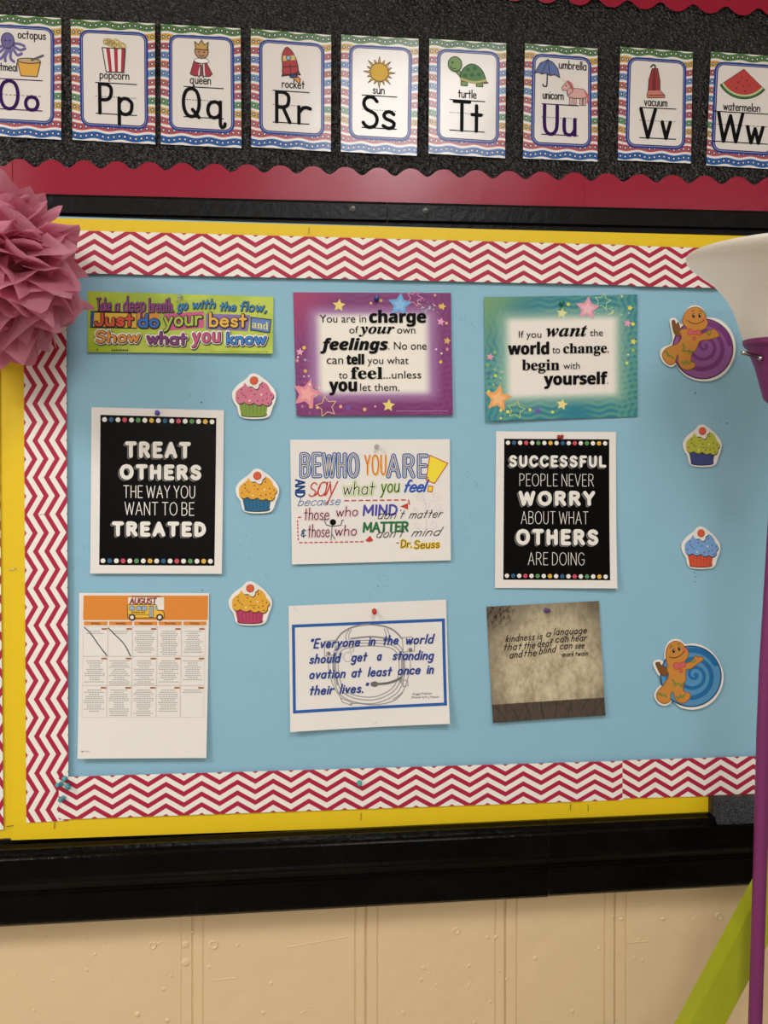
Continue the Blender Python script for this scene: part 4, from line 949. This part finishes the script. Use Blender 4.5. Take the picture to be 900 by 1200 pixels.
for q in ([(258, 400), (262, 320), (290, 278), (350, 262), (450, 258), (545, 264), (592, 286), (612, 330), (618, 400), (602, 485), (560, 535), (480, 570), (400, 572), (320, 548), (276, 500)],
          [(272, 400), (276, 326), (300, 292), (360, 276), (450, 272), (535, 278), (580, 298), (598, 336), (602, 400), (588, 476), (548, 522), (478, 552), (402, 554), (332, 534), (290, 492)],
          [(284, 400), (288, 332), (310, 304), (365, 290), (450, 286), (530, 292), (568, 310), (584, 340), (590, 400), (574, 468), (540, 508), (474, 538), (404, 540), (340, 522), (302, 484)]): a.stroke(q, 4.2, GH, 1.4, 4, True)
a.stroke([(268, 330), (264, 400), (280, 480)], 7, GH, 1.2, 5); a.stroke([(606, 330), (610, 400), (598, 470)], 8, GH, 1.2, 5)
a.stroke([(350, 250), (450, 240), (550, 252)], 9, GH, 1.2, 5)
for q in ([(326, 258), (322, 235), (340, 205)], [(340, 256), (338, 232), (350, 204)], [(520, 252), (524, 226), (514, 198)], [(536, 254), (540, 228), (528, 200)], [(240, 340), (236, 400), (262, 490), (300, 548)], [(632, 330), (646, 370), (640, 420), (610, 510), (560, 552)]): a.stroke(q, 4, GH, 1, 5)
for q in ([(214, 264), (268, 258), (272, 330), (216, 338)], [(606, 246), (652, 240), (668, 256), (666, 312), (610, 318)], [(296, 545), (356, 570), (350, 582), (304, 566)], [(608, 460), (632, 456), (634, 484), (610, 490)]): a.stroke(q, 4, GH, 1, 0, True)
for x, y, r in ((234, 288, 14), (234, 325, 13), (644, 268, 15), (644, 307, 14)): a.disc(x, y, r, (196, 190, 182), 1.8); a.disc(x + 3, y, r * .62, GD, 2.2)
a.stroke(ell(332, 342, 21, 24), 2.4, GH, 1.2, 0, True); a.stroke(ell(353, 306, 10, 11), 2.4, GH, 1.2, 0, True)
a.stroke([(478, 477), (530, 472), (575, 458), (596, 446)], 12, GD, 1.8, 5); a.poly(ell(466, 477, 20, 14), GD, 2)
a.stroke([(340, 578), (372, 572), (470, 580), (560, 560), (606, 520)], 5, GH, 1, 5)
a.build('printed_helmet')
a = Art(sh, *T); QB = M((38, 62, 140), .5)
for t, x0, x1, b0, b1 in (('"Everyone', 146, 396, 297, 285), ('in', 434, 472, 283, 281), ('the', 510, 588, 280, 276), ('world', 624, 770, 276, 271), ('should', 138, 302, 373, 366), ('get', 346, 432, 363, 360), ('a', 478, 504, 357, 356), ('standing', 555, 766, 354, 353), ('ovation', 139, 322, 449, 443), ('at', 350, 404, 441, 439), ('least', 431, 556, 437, 433), ('once', 582, 698, 429, 424), ('in', 726, 764, 423, 422), ('their', 142, 266, 529, 524), ('lives."', 290, 440, 522, 516)):
    a.hand(t, x0, x1, b0, b1, 43, [(8.4, QB, 3, 0, 0)], .22, .18)
a.text('Auggie Pullman', 'sans', 655, 752, 530, 526, 520, M((60, 56, 60)), 2); a.text('(Wonder by R. J. Palacio)', 'sans', 650, 787, 547, 543, 537, M((60, 56, 60)), 2)
for x, y in ((62, 100), (75, 108), (802, 74), (466, 672), (474, 668)): a.disc(x, y, 2.2, (150, 140, 130), 1, n=8)
a.build('printed_lettering')

# -- aged wall print
T = (560, 690, 5.625)
sh = Sheet('photo_quote_print', C(*T, (56, 118), (797, 80), (836, 830), (97, 880)), D3, grunge(), lift=curl(.001, 2, bl=.003, br=.003))
tag(sh.o, 'square brown print of an old plaster room with a script quote on kindness', 'poster', PG)
a = Art(sh, *T); K2 = M((26, 20, 18))
for t, x0, x1, b0, b1, h in (('kindness', 180, 376, 350, 334, 44), ('is', 390, 426, 332, 328, 40), ('a', 446, 484, 316, 313, 42), ('language', 496, 718, 304, 292, 44),
                             ('that', 172, 290, 404, 398, 46), ('the', 304, 378, 396, 390, 46), ('deaf', 392, 496, 382, 374, 44), ('can', 510, 598, 352, 347, 44), ('hear', 612, 718, 346, 342, 44),
                             ('and', 208, 298, 456, 448, 46), ('the', 304, 388, 446, 440, 46), ('blind', 400, 520, 430, 414, 44), ('can', 538, 622, 397, 392, 44), ('see', 638, 702, 394, 391, 44), ('mark', 554, 632, 446, 442, 30), ('twain', 640, 726, 441, 438, 30)):
    a.hand(t, x0, x1, b0, b1, h, [(5.8 if h > 30 else 4.4, K2, 2, 0, 0)], .26, .2)
a.stroke([(543, 433), (553, 432)], 3, K2, 2)
a.build('printed_lettering')

# ------------------------------------------------------------------ die-cut decorations
class Cutout:
    """a laminated card cut to an outline (photo pixels)"""
    def __init__(s, name, outline, d, mat, th=0.0009, lift=0.0):
        s.d, s.th, s.k = d, th, lift; ys = [p[1] for p in outline]; s.y0, s.y1 = min(ys), max(ys)
        n = len(outline); f = [P(x, y, d) + Vector((0, -th - s.z(y), 0)) for x, y in outline]; b = [P(x, y, d) + Vector((0, -s.z(y), 0)) for x, y in outline]
        t = [tuple(q) for q in tessellate_polygon([[Vector((x, y, 0)) for x, y in outline]])]
        s.o = link(name, f + b, t + [tuple(i + n for i in q)[::-1] for q in t] + [(i, (i + 1) % n, n + (i + 1) % n, n + i) for i in range(n)], [mat])
        bm = bmesh.new(); bm.from_mesh(s.o.data); bmesh.ops.recalc_face_normals(bm, faces=bm.faces); bm.to_mesh(s.o.data); bm.free()
    def z(s, y): return 0.0006 + s.k * (y - s.y0) / (s.y1 - s.y0)
    def W(s, x, y, layer): return P(x, y, s.d) + Vector((0, -s.th - s.z(y) - 0.00022 * layer, 0))

D4 = 0.0132
CUP_OUT = [(425, 268), (485, 285), (545, 325), (625, 385), (700, 465), (745, 535), (757, 605), (738, 690), (705, 770), (672, 870), (640, 905), (590, 925), (450, 937), (300, 928), (235, 905), (205, 870), (188, 800), (175, 750), (125, 680), (104, 600), (115, 530), (190, 435), (290, 365), (335, 325), (370, 283)]
def cupcake(bx, label, frost, wrap, ticks):
    x0, x1, y0, y1 = bx; fn = lambda x, y: (x0 + (x - 104) / 653 * (x1 - x0), y0 + (y - 268) / 669 * (y1 - y0))
    ct = Cutout('cupcake_cutout', [fn(*p) for p in smooth_pts(CUP_OUT, 3, True)], D4, MAT_LAM, lift=.0008)
    tag(ct.o, label, 'cupcake decoration', 'cupcake cutouts on the blue paper')
    dk = tuple(int(c * .42) for c in wrap)
    a = Art(ct, fn=fn)
    w = [(205, 705), (300, 700), (450, 705), (632, 740), (612, 870), (590, 892), (450, 903), (280, 898), (240, 880)]
    a.poly(w, wrap, 1); a.stroke([(240, 882), (290, 900), (450, 908), (590, 895), (618, 868)], 13, dk, 1.5, 3)
    for k in range(7):
        t = k / 6; a.stroke([(245 + 345 * t, 735), (268 + 305 * t, 872)], 9, tuple(int(c * .78) for c in wrap), 1.6)
    a.build('wrapper_print')
    a = Art(ct, fn=fn)
    f = [(292, 405), (318, 440), (345, 470), (420, 470), (470, 480), (520, 430), (550, 395), (600, 410), (640, 450), (670, 520), (716, 570), (716, 620), (690, 650), (685, 700), (640, 742), (590, 735), (560, 715), (520, 735), (470, 728), (428, 700), (380, 722), (325, 715), (285, 690), (240, 710), (190, 700), (160, 660), (158, 600), (165, 540), (215, 490), (270, 450)]
    sd = tuple(int(c * .33) for c in frost)
    a.poly([(x + 8, y + 16) for x, y in f], sd, 2, 3); a.poly(f, frost, 2.8, 3)
    cols = [tuple(int(c * .6) for c in frost), (150, 60, 50), (96, 84, 50)]
    for x, y, c in ((245, 508, 0), (200, 630, 1), (278, 592, 0), (308, 618, 0), (388, 520, 1), (438, 576, 2), (552, 462, 1), (616, 566, 0), (680, 590, 0), (620, 642, 1), (484, 670, 2), (642, 706, 0), (560, 660, 2), (250, 560, 2)): a.disc(x, y, 12, cols[c], 3.4, n=8)
    a.disc(538, 580, 14, (246, 232, 190), 3.6, n=8); a.disc(365, 668, 14, (246, 232, 170), 3.6, n=8)
    if ticks: a.stroke([(418, 634), (522, 636)], 7, cols[0], 3.4)
    a.build('frosting_print')
    a = Art(ct, fn=fn)
    ic = [(335, 400), (330, 440), (350, 465), (400, 462), (435, 490), (475, 498), (500, 470), (510, 430), (545, 405), (545, 370), (500, 320), (430, 292), (370, 320)]
    a.poly([(x + 8, y + 14) for x, y in ic], sd, 3.4, 3); a.poly(ic, WHITE, 4.2, 3); a.disc(430, 376, 62, (150, 60, 36), 5, n=24); a.disc(428, 374, 54, (222, 92, 52), 5.7, n=24); a.build('cherry_print')
cupcake((272, 323.7, 437.8, 491.2), 'cupcake cutout with pink frosting and green wrapper', (212, 120, 142), (130, 158, 62), False)
cupcake((276.2, 327.2, 549.3, 601.7), 'cupcake cutout with orange frosting and blue wrapper', (232, 168, 54), (34, 104, 140), False)
cupcake((268, 318.8, 681, 732.8), 'cupcake cutout with orange frosting and pink wrapper', (230, 170, 52), (186, 62, 98), True)
cupcake((799.8, 845, 497.4, 547.4), 'cupcake cutout with yellow-green frosting and navy wrapper', (186, 188, 62), (64, 72, 128), True)
cupcake((798, 843.5, 616.8, 666.8), 'cupcake cutout with pale blue frosting and red-orange wrapper', (122, 164, 214), (214, 84, 54), False)

def gingerbread(T, outline, disc_, body, arm, bow, button, squig, face, label, dcol, lcol, spiral):
    ct = Cutout('gingerbread_cutout', C(*T, *smooth_pts(outline, 3, True)), D4, MAT_LAM, lift=.001)
    tag(ct.o, label, 'gingerbread decoration', 'gingerbread cutouts on the blue paper')
    a = Art(ct, *T); cx, cy, r = disc_
    def clip(pts): return pts
    a.disc(cx, cy, r, tuple(int(c * .72) for c in dcol), 1, n=48); a.disc(cx, cy, r * .955, lcol, 1.6, n=48)
    sx, sy, r0, turns, ph = spiral
    sp = []
    for k in range(int(turns * 28) + 1):
        t = k / (turns * 28); ang = ph + 2 * math.pi * turns * t; rr = r0 + (r * .9 - r0) * t
        q = t ** .8; sp.append((sx + (cx - sx) * q + rr * math.cos(ang), sy + (cy - sy) * q + rr * math.sin(ang)))
    a.disc(sx, sy, r * .075, dcol, 2.2)
    n = len(sp)
    for j in range(0, n - 1):
        a.stroke(sp[j:j + 2], r * (.075 + .10 * j / n), dcol, 2.2)
    a.build('lollipop_print')
    a = Art(ct, *T); BRN = (206, 138, 58); DK = (112, 62, 24); k = r / 244
    a.poly(arm, (128, 80, 36), 3, 3); a.stroke(arm, 4 * k, (90, 50, 20), 3.4, 3, True)
    a.poly(body, BRN, 3.6, 3); a.stroke(body, 6 * k, (150, 88, 32), 4, 3, True)
    a.build('gingerbread_print')
    a = Art(ct, *T)
    a.poly(bow, (214, 98, 96), 5, 3); a.stroke(bow, 3 * k, (164, 60, 62), 5.5, 3, True); a.disc(button[0], button[1], button[2], (164, 60, 48), 5); a.disc(button[0] - 1, button[1] - 1, button[2] * .8, (216, 96, 84), 5.6)
    for s_ in squig: a.stroke(s_, 11 * k, (70, 96, 36), 5, 4); a.stroke(s_, 7 * k, (122, 160, 62), 5.6, 4)
    eyes, smile, brows, cheek = face
    for x, y in eyes: a.poly(ell(x, y, 11 * k, 18 * k), (44, 26, 18), 5); a.disc(x + 3 * k, y - 7 * k, 4 * k, (240, 230, 220), 5.6, n=8)
    a.stroke(smile, 6 * k, DK, 5, 5)
    for b_ in brows: a.stroke(b_, 5 * k, DK, 5, 4)
    for x, y in cheek: a.disc(x, y, 17 * k, (216, 116, 70), 4.6)
    a.build('face_print')
gingerbread((760, 340, 6.4286),
    [(432, 205), (500, 212), (570, 250), (625, 320), (650, 400), (648, 480), (625, 550), (575, 625), (500, 675), (420, 690), (340, 678), (270, 642), (222, 592), (203, 562), (180, 578), (150, 576), (110, 550), (86, 505), (84, 460), (110, 430), (168, 404), (175, 340), (155, 240), (165, 215), (195, 211), (225, 240), (246, 262), (252, 215), (275, 160), (315, 122), (365, 118), (410, 147)],
    (404, 444, 230), [(253, 255), (255, 210), (285, 155), (340, 130), (390, 142), (418, 180), (428, 212), (440, 250), (425, 288), (390, 306), (384, 320), (400, 330), (445, 308), (475, 300), (488, 295), (510, 312), (527, 345), (510, 358), (440, 376), (388, 384), (370, 405), (352, 452), (322, 480), (314, 538), (340, 550), (342, 580), (300, 603), (245, 590), (218, 545), (218, 490), (203, 508), (194, 546), (165, 564), (130, 550), (100, 502), (110, 460), (150, 430), (212, 405), (245, 355), (228, 330), (238, 300), (285, 290)],
    [(172, 236), (190, 230), (203, 262), (218, 242), (232, 290), (238, 335), (215, 352), (190, 330), (178, 290)], [(292, 300), (312, 292), (340, 312), (372, 304), (390, 318), (385, 344), (350, 336), (318, 336), (296, 338)], (337, 365, 15),
    [[(252, 408), (262, 435), (250, 455), (280, 462), (305, 455), (300, 478), (325, 462)], [(118, 465), (140, 478), (135, 495), (160, 498), (180, 512)], [(245, 540), (262, 560), (275, 540), (290, 558), (306, 545)], [(434, 322), (450, 340), (462, 318)]],
    ([(333, 195), (380, 195)], [(290, 230), (318, 250), (360, 254), (398, 240), (412, 226)], [[(318, 165), (330, 155), (338, 160)], [(376, 158), (388, 158), (394, 168)]], [(412, 222)]),
    'gingerbread man cutout with purple swirl lollipop', (120, 54, 120), (146, 88, 150), (428, 420, 12, 2.9, .5))
gingerbread((760, 740, 9.0),
    [(385, 132), (470, 125), (560, 145), (650, 200), (720, 280), (765, 370), (785, 460), (772, 570), (720, 680), (640, 762), (540, 808), (440, 822), (340, 802), (275, 755), (240, 725), (222, 757), (170, 780), (110, 766), (68, 718), (55, 662), (85, 600), (152, 535), (140, 490), (95, 455), (62, 395), (43, 345), (58, 308), (105, 293), (150, 315), (168, 338), (162, 250), (175, 165), (215, 102), (280, 75), (340, 92)],
    (440, 470, 325), [(185, 330), (177, 250), (185, 180), (220, 125), (275, 100), (335, 115), (372, 158), (402, 190), (416, 230), (400, 280), (375, 310), (388, 330), (450, 308), (475, 270), (490, 250), (512, 268), (548, 264), (572, 290), (550, 312), (500, 342), (440, 390), (388, 402), (385, 500), (360, 570), (362, 625), (412, 638), (432, 662), (425, 700), (375, 745), (320, 747), (270, 702), (250, 632), (222, 660), (226, 710), (195, 747), (140, 752), (90, 716), (75, 665), (95, 620), (140, 570), (190, 500), (205, 445), (185, 400), (195, 350)],
    [(68, 330), (110, 322), (120, 345), (150, 362), (180, 385), (195, 420), (188, 458), (150, 466), (110, 432), (85, 380)], [(252, 345), (285, 325), (315, 335), (350, 318), (382, 328), (384, 368), (345, 375), (320, 385), (275, 398)], (333, 410, 21),
    [[(245, 508), (270, 540), (260, 570), (300, 545), (322, 555), (335, 575), (358, 540)], [(92, 660), (115, 645), (125, 672), (150, 662), (180, 685)], [(285, 685), (310, 700), (325, 668), (345, 690), (375, 655)], [(445, 300), (465, 322), (488, 300)]],
    ([(258, 202), (316, 178)], [(212, 260), (240, 275), (290, 268), (340, 240), (368, 205)], [[(218, 175), (230, 152), (242, 148)], [(296, 130), (316, 128), (328, 136)]], [(370, 190)]),
    'gingerbread man cutout with blue swirl lollipop', (30, 108, 164), (84, 148, 190), (495, 455, 14, 2.9, .2))

# ------------------------------------------------------------------ push pins
def pin(px, py, d, col, label, tilt=(0, 0), s=1.0, clear=False):
    if clear:
        m, nt, b = new_mat('clear_plastic', 0.08, 0.5); b.inputs['Transmission Weight'].default_value = 0.8; b.inputs['Base Color'].default_value = (.92, .92, .88, 1)
    else: m = glossy(col, 0.22, 60.0, 0.0)
    c = P(px, py, d); r = root('push_pin', c, label, 'push pin', 'push pins on the board'); ax = Vector((tilt[0], -1, tilt[1])); k = 0.001 * s
    mb = MB(); mb.lathe(c, ax, [(0, 3.0 * k), (.8 * k, 4.2 * k), (1.6 * k, 4.3 * k), (2.4 * k, 3.3 * k), (4.5 * k, 2.5 * k), (6.5 * k, 2.5 * k), (8 * k, 3.3 * k), (8.8 * k, 3.9 * k), (9.8 * k, 3.8 * k), (10.3 * k, 2.6 * k)], 18)
    mb.build('pin_head', m, r, smooth=True)
    mb = MB(); mb.lathe(c - ax.normalized() * 0.004, ax, [(0, .0001), (.003, .0005), (.0045, .0005)], 8); mb.build('pin_needle', MSTEEL, r)
DP = D3 + 0.0015
pin(211, 348.5, DP, None, 'clear push pin at the top of the lime green banner', (0, -.1), clear=True)
pin(441, 350.5, DP, (24, 62, 130), 'dark blue push pin at the top of the purple poster')
pin(657.5, 356, DP, (18, 110, 90), 'green push pin at the top of the teal poster')
pin(184.5, 484, DP, (84, 70, 170), 'purple push pin at the top of the treat others poster', (.15, 0))
pin(441.5, 523.5, DP, None, 'clear push pin at the top of the hand-lettered poster', (0, -.1), clear=True)
pin(654.5, 512.5, DP, (150, 38, 34), 'dark red push pin at the top of the successful people poster', (.4, 0))
pin(438.5, 715.5, DP, (196, 44, 40), 'red push pin at the top of the helmet quote sheet', (0, -.25))
pin(639, 715, DP, (92, 60, 120), 'purple push pin at the top of the brown plaster print', (.35, 0))
TL = (70, 150, 158)
DC = D2 + .0042
pin(76, 912.5, DC, TL, 'topmost teal push pin of the bottom-left corner cluster', (.2, .3)); pin(72, 918.5, DC, TL, 'teal push pin at the left of the bottom-left corner cluster', (-.5, .1))
pin(79, 920.5, DC, TL, 'teal push pin at the right of the bottom-left corner cluster', (.5, -.1)); pin(74.8, 934.8, DC, TL, 'lowest teal push pin of the bottom-left corner cluster', (-.4, -.1)); pin(421, 917, DC, (74, 160, 160), 'lone teal push pin in the middle of the bottom chevron strip', (0, .1))

# ------------------------------------------------------------------ felt eraser on the tray
e0, e1 = P(834.0, 930, .0215), P(841, 967, .0500)
er = root('chalkboard_eraser', Vector((e1.x + .07, -.035, e1.z)), 'dark felt eraser standing on the tray at right, against the board', 'eraser')
def soft_box(a, b, r, mat, name, n=3, rough=0.0):
    mb = MB(); mb.box(a, b); o = mb.build(name, mat, er)
    bm = bmesh.new(); bm.from_mesh(o.data); bmesh.ops.bevel(bm, geom=bm.edges[:], offset=r, segments=n, affect='EDGES', profile=.5)
    if rough:
        bmesh.ops.subdivide_edges(bm, edges=bm.edges[:], cuts=5, use_grid_fill=True)
        for v in bm.verts: v.co += Vector((random.uniform(-1, 1), random.uniform(-1, 1), random.uniform(-1, 1))) * rough
    bm.to_mesh(o.data); bm.free(); return o
mf, nt, b = new_mat('black_felt', 0.95, 0.1); nn = noise(nt, 420.0, 3.0); nt.links.new(mixc(nt, nn.step(.35, .7), lin((40, 40, 42)), lin((92, 92, 96))), b.inputs['Base Color']); bump(nt, b, nn, .8, .004)
soft_box((e1.x, -.052, e1.z), (e1.x + .135, -.030, e1.z + .0425), .003, mf, 'felt_pad', rough=.00035)
soft_box((e1.x - .001, -.030, e1.z + .001), (e1.x + .136, -.0185, e1.z + .0415), .0015, M((62, 46, 32), .5), 'backing_block')

# ------------------------------------------------------------------ lime green easel frame at the right
mgreen, nt, b = new_mat('lime_painted_wood', 0.42, 0.4); nt.links.new(mixc(nt, noise(nt, 30.0, 3.0), lin((152, 156, 22)), lin((168, 172, 36))), b.inputs['Base Color'])
dF = 0.205; dB = 0.176
def on_line(y, p, q): return p[0] + (q[0] - p[0]) * (y - p[1]) / (q[1] - p[1])
Lf = (P(807.5, 1200, dF), P(882, 1061, dF)); Rf = P(852.5, 1200, dF)
dirv = (Lf[1] - Lf[0]).normalized(); wid = Rf.x - Lf[0].x
foot = Lf[0] - dirv * (Lf[0].z / dirv.z); tall = 1.02
apex = foot + dirv * (tall / dirv.z)
ez = root('easel', Vector((apex.x + wid / 2, -(dF + dB) / 2, 0)), 'lime green slanted wooden easel leg behind the purple lamp pole', 'easel')
def leg(sgn):
    cx = apex.x + wid / 2
    f0, f1, t0, t1 = foot.x, foot.x + wid, apex.x, apex.x + wid
    if sgn < 0: f0, f1, t0, t1 = 2 * cx - f1 , 2 * cx - f0, 2 * cx - t1, 2 * cx - t0
    oy = 0 if sgn > 0 else 0.0005
    v = [(f0, -dF, 0), (f1, -dF, 0), (t1, -dF, tall), (t0, -dF, tall), (f0, -dB, 0), (f1, -dB, 0), (t1, -dB, tall), (t0, -dB, tall)]
    if sgn < 0: v = [(x, y - .0293, z) for x, y, z in v]
    mb = MB(); mb.add(v, [(0, 1, 2, 3), (5, 4, 7, 6), (4, 0, 3, 7), (1, 5, 6, 2), (3, 2, 6, 7), (4, 5, 1, 0)]); o = mb.build('leg', mgreen, ez)
    bm = bmesh.new(); bm.from_mesh(o.data); bmesh.ops.bevel(bm, geom=bm.edges[:], offset=.0012, segments=2, affect='EDGES'); bm.to_mesh(o.data); bm.free()
leg(1); leg(-1)
mb = MB(); hz = .28; mb.box((foot.x + dirv.x / dirv.z * hz + .02, -dB - .0003 + .02, hz), (2 * (apex.x + wid / 2) - foot.x - dirv.x / dirv.z * hz - .02, -dB + .0003, hz + .05)); mb.build('crossbar', mgreen, ez)

# ------------------------------------------------------------------ floor lamp at the right edge
mpur = glossy((116, 42, 92), 0.4, 20.0, 0.06, 0.35)
DL = 0.25
lampx = P(915, 600, DL).x
lam = root('floor_lamp', Vector((P(868, 1200, DL).x - .02, -DL, 0)), 'floor lamp with purple pole and cup and white flared shade', 'floor lamp')
zf = lambda py: P(915, py, DL).z
S = (P(916, 600, DL) - P(915, 600, DL)).length * 0.91
c = Vector((lampx, -DL, 0))
# cup
mb = MB(); z0, z1 = zf(468), zf(400)
TIP = Vector((0, -math.sin(math.radians(7)), math.cos(math.radians(7)))); c0 = Vector((c.x, c.y, z0)); z1 -= z0; zb = z0; z0 = 0.0
mb.lathe(c0, TIP, [(z0 - .012, 9 * S), (z0, 19.5 * S), (z0 + (z1 - z0) * .55, 32 * S), (z1 - .012, 41.5 * S), (z1 - .010, 44 * S), (z1 - .006, 46.5 * S), (z1, 47 * S), (z1 + .0015, 45 * S), (z1 - .004, 43 * S), (z0 + .01, 18 * S)], 48)
mb.build('cup', mpur, lam, smooth=False)
# shade: (pixel x of the left silhouette, pixel y) turned into a profile
mshade, nt, b = new_mat('white_plastic_shade', 0.38, 0.4); b.inputs['Base Color'].default_value = lin((250, 244, 232))
tr = nt.nodes.new('ShaderNodeBsdfTranslucent'); tr.inputs[0].default_value = lin((250, 243, 230)); mx = nt.nodes.new('ShaderNodeMixShader'); mx.inputs[0].default_value = 0.5
nt.links.new(b.outputs[0], mx.inputs[1]); nt.links.new(tr.outputs[0], mx.inputs[2]); nt.links.new(mx.outputs[0], nt.nodes['Material Output'].inputs['Surface'])
prof = [(868.5, 398), (865, 389), (861.5, 378.5), (857, 368), (850.5, 357), (843, 347), (833.5, 336.5), (822, 326), (811, 317), (806.5, 312), (804.8, 308), (805, 305)]
pr = [(zf(y - 3.5) - zb, (915 - x) * S * (1.07 if y < 330 else 1.04)) for x, y in prof]; pr[0] = (z1 - .004, 44 * S)
pr += [(pr[-1][0] + .0012, pr[-1][1] - .0008), (pr[-1][0] + .0010, pr[-1][1] - .0020), (pr[-1][0] - .0006, pr[-1][1] - .0022)]
mb = MB(); mb.lathe(c0, TIP, pr, 72, caps=False); so = mb.build('shade', mshade, lam, smooth=True)
# switch lever
mch, nt, b = new_mat('chrome', 0.25, 0.5); b.inputs['Metallic'].default_value = 1.0; b.inputs['Base Color'].default_value = (.45, .43, .38, 1)
kx = P(869, 413, DL + .02); ko = P(892, 418.5, DL + .02)
mb = MB(); mb.lathe(kx, ko - kx, [(0, .0022), (.001, .0034), (.006, .0036), (.007, .0030), ((ko - kx).length, .0028)], 14); mb.lathe(ko + Vector((-.004, 0, -.001)), (ko - kx), [(0, .003), (.003, .004), (.006, .003)], 14); mb.build('switch_lever', mch, lam, smooth=True)
# pole
pl = [P(x, y, DL) for x, y in ((915, 474), (914.5, 500), (912, 545), (907.6, 620), (897.6, 785), (894.7, 860), (891.2, 1000), (885, 1200))]
low = pl[-1] + (pl[-1] - pl[-2]) * ((pl[-1].z - .03) / (pl[-2].z - pl[-1].z))
sp = []
for i in range(len(pl) - 1):
    for k in range(4): sp.append(pl[i].lerp(pl[i + 1], k / 4))
pole = sp + [pl[-1], low]
mb = MB(); mb.tube(pole, 8.0 * S, 20); mb.build('pole', mpur, lam, smooth=True)
mb = MB(); mb.lathe((low.x, low.y, 0), (0, 0, 1), [(0, .125), (.008, .125), (.014, .118), (.024, .05), (.034, .016), (.05, .0135)], 40); mb.build('base', mpur, lam)

# ------------------------------------------------------------------ tissue pompom at the left edge
pc = P(-10, 322, .135); R = 0.145
def pompom():
    rnd = random.Random(5); vs, fs = [], []
    n = 215; ga = math.pi * (3 - math.sqrt(5))
    for i in range(n):
        yy = 1 - 2 * (i + .5) / n; rr = math.sqrt(1 - yy * yy); th = ga * i
        dv = Vector((rr * math.cos(th), yy, rr * math.sin(th)))
        dv = (dv + Vector((rnd.gauss(0, .1), rnd.gauss(0, .1), rnd.gauss(0, .1)))).normalized()
        if dv.y > .6: continue
        # sheets hang like shingles: across the radius, more or less level, facing up and out
        w = dv.cross(Vector((0, 0, 1)) + Vector((rnd.gauss(0, .5), rnd.gauss(0, .5), rnd.gauss(0, .5))))
        if w.length < .15: w = dv.orthogonal()
        w.normalize(); nrm = dv.cross(w).normalized()
        if nrm.z < 0: nrm = -nrm
        Lr = R * rnd.uniform(.86, 1.09); half0 = R * rnd.uniform(.24, .40); crease = rnd.uniform(-.55, .55); curl_ = rnd.uniform(.15, .75); skew = rnd.uniform(-.4, .4); ph = rnd.uniform(0, 6); rf = rnd.uniform(.015, .04); tip = rnd.uniform(.6, 1.25)
        NU, NV = 10, 8; k = len(vs); r0 = R * .34
        for a_ in range(NV + 1):
            t = a_ / NV
            for b_ in range(NU + 1):
                u = b_ / NU * 2 - 1; uu = u - skew
                shape = 1 - tip * .55 * abs(uu) / (1 + abs(skew)) * t
                rad = r0 + (Lr - r0) * t * shape
                half = half0 * (.25 + 1.0 * t) * (1 - .18 * t * t)
                off = abs(uu) * crease * half * .8 - curl_ * R * .42 * (t * shape) ** 2 + rf * R * math.sin(3.5 * u + ph) * t + .006 * R * math.sin(9 * u + 5 * t + ph) * t
                p = pc + dv * (rad - curl_ * .10 * R * t * t) + w * (u * half) + nrm * (off + curl_ * R * .12)
                p.y = min(p.y, -.026)
                vs.append(p)
        for a_ in range(NV):
            for b_ in range(NU):
                q = k + a_ * (NU + 1) + b_; fs.append((q, q + 1, q + NU + 2, q + NU + 1))
    return vs, fs
vs_, fs_ = pompom()
pm = link('tissue_pompom', vs_, fs_, [tissue()], None, None, pc)
tag(pm, 'dusty pink ruffled tissue paper pompom at the left edge', 'pompom')
core = MB(); core.lathe(pc - Vector((0, 0, R * .42)), (0, 0, 1), [(R * .42 * (1 - math.cos(t)), R * .42 * math.sin(t)) for t in (math.pi * k / 12 for k in range(13))], 20)
core.build('folded_core', pm.data.materials[0], pm, smooth=True)
for o in list(bpy.data.objects):
    if '_o' in o.keys(): del o['_o']
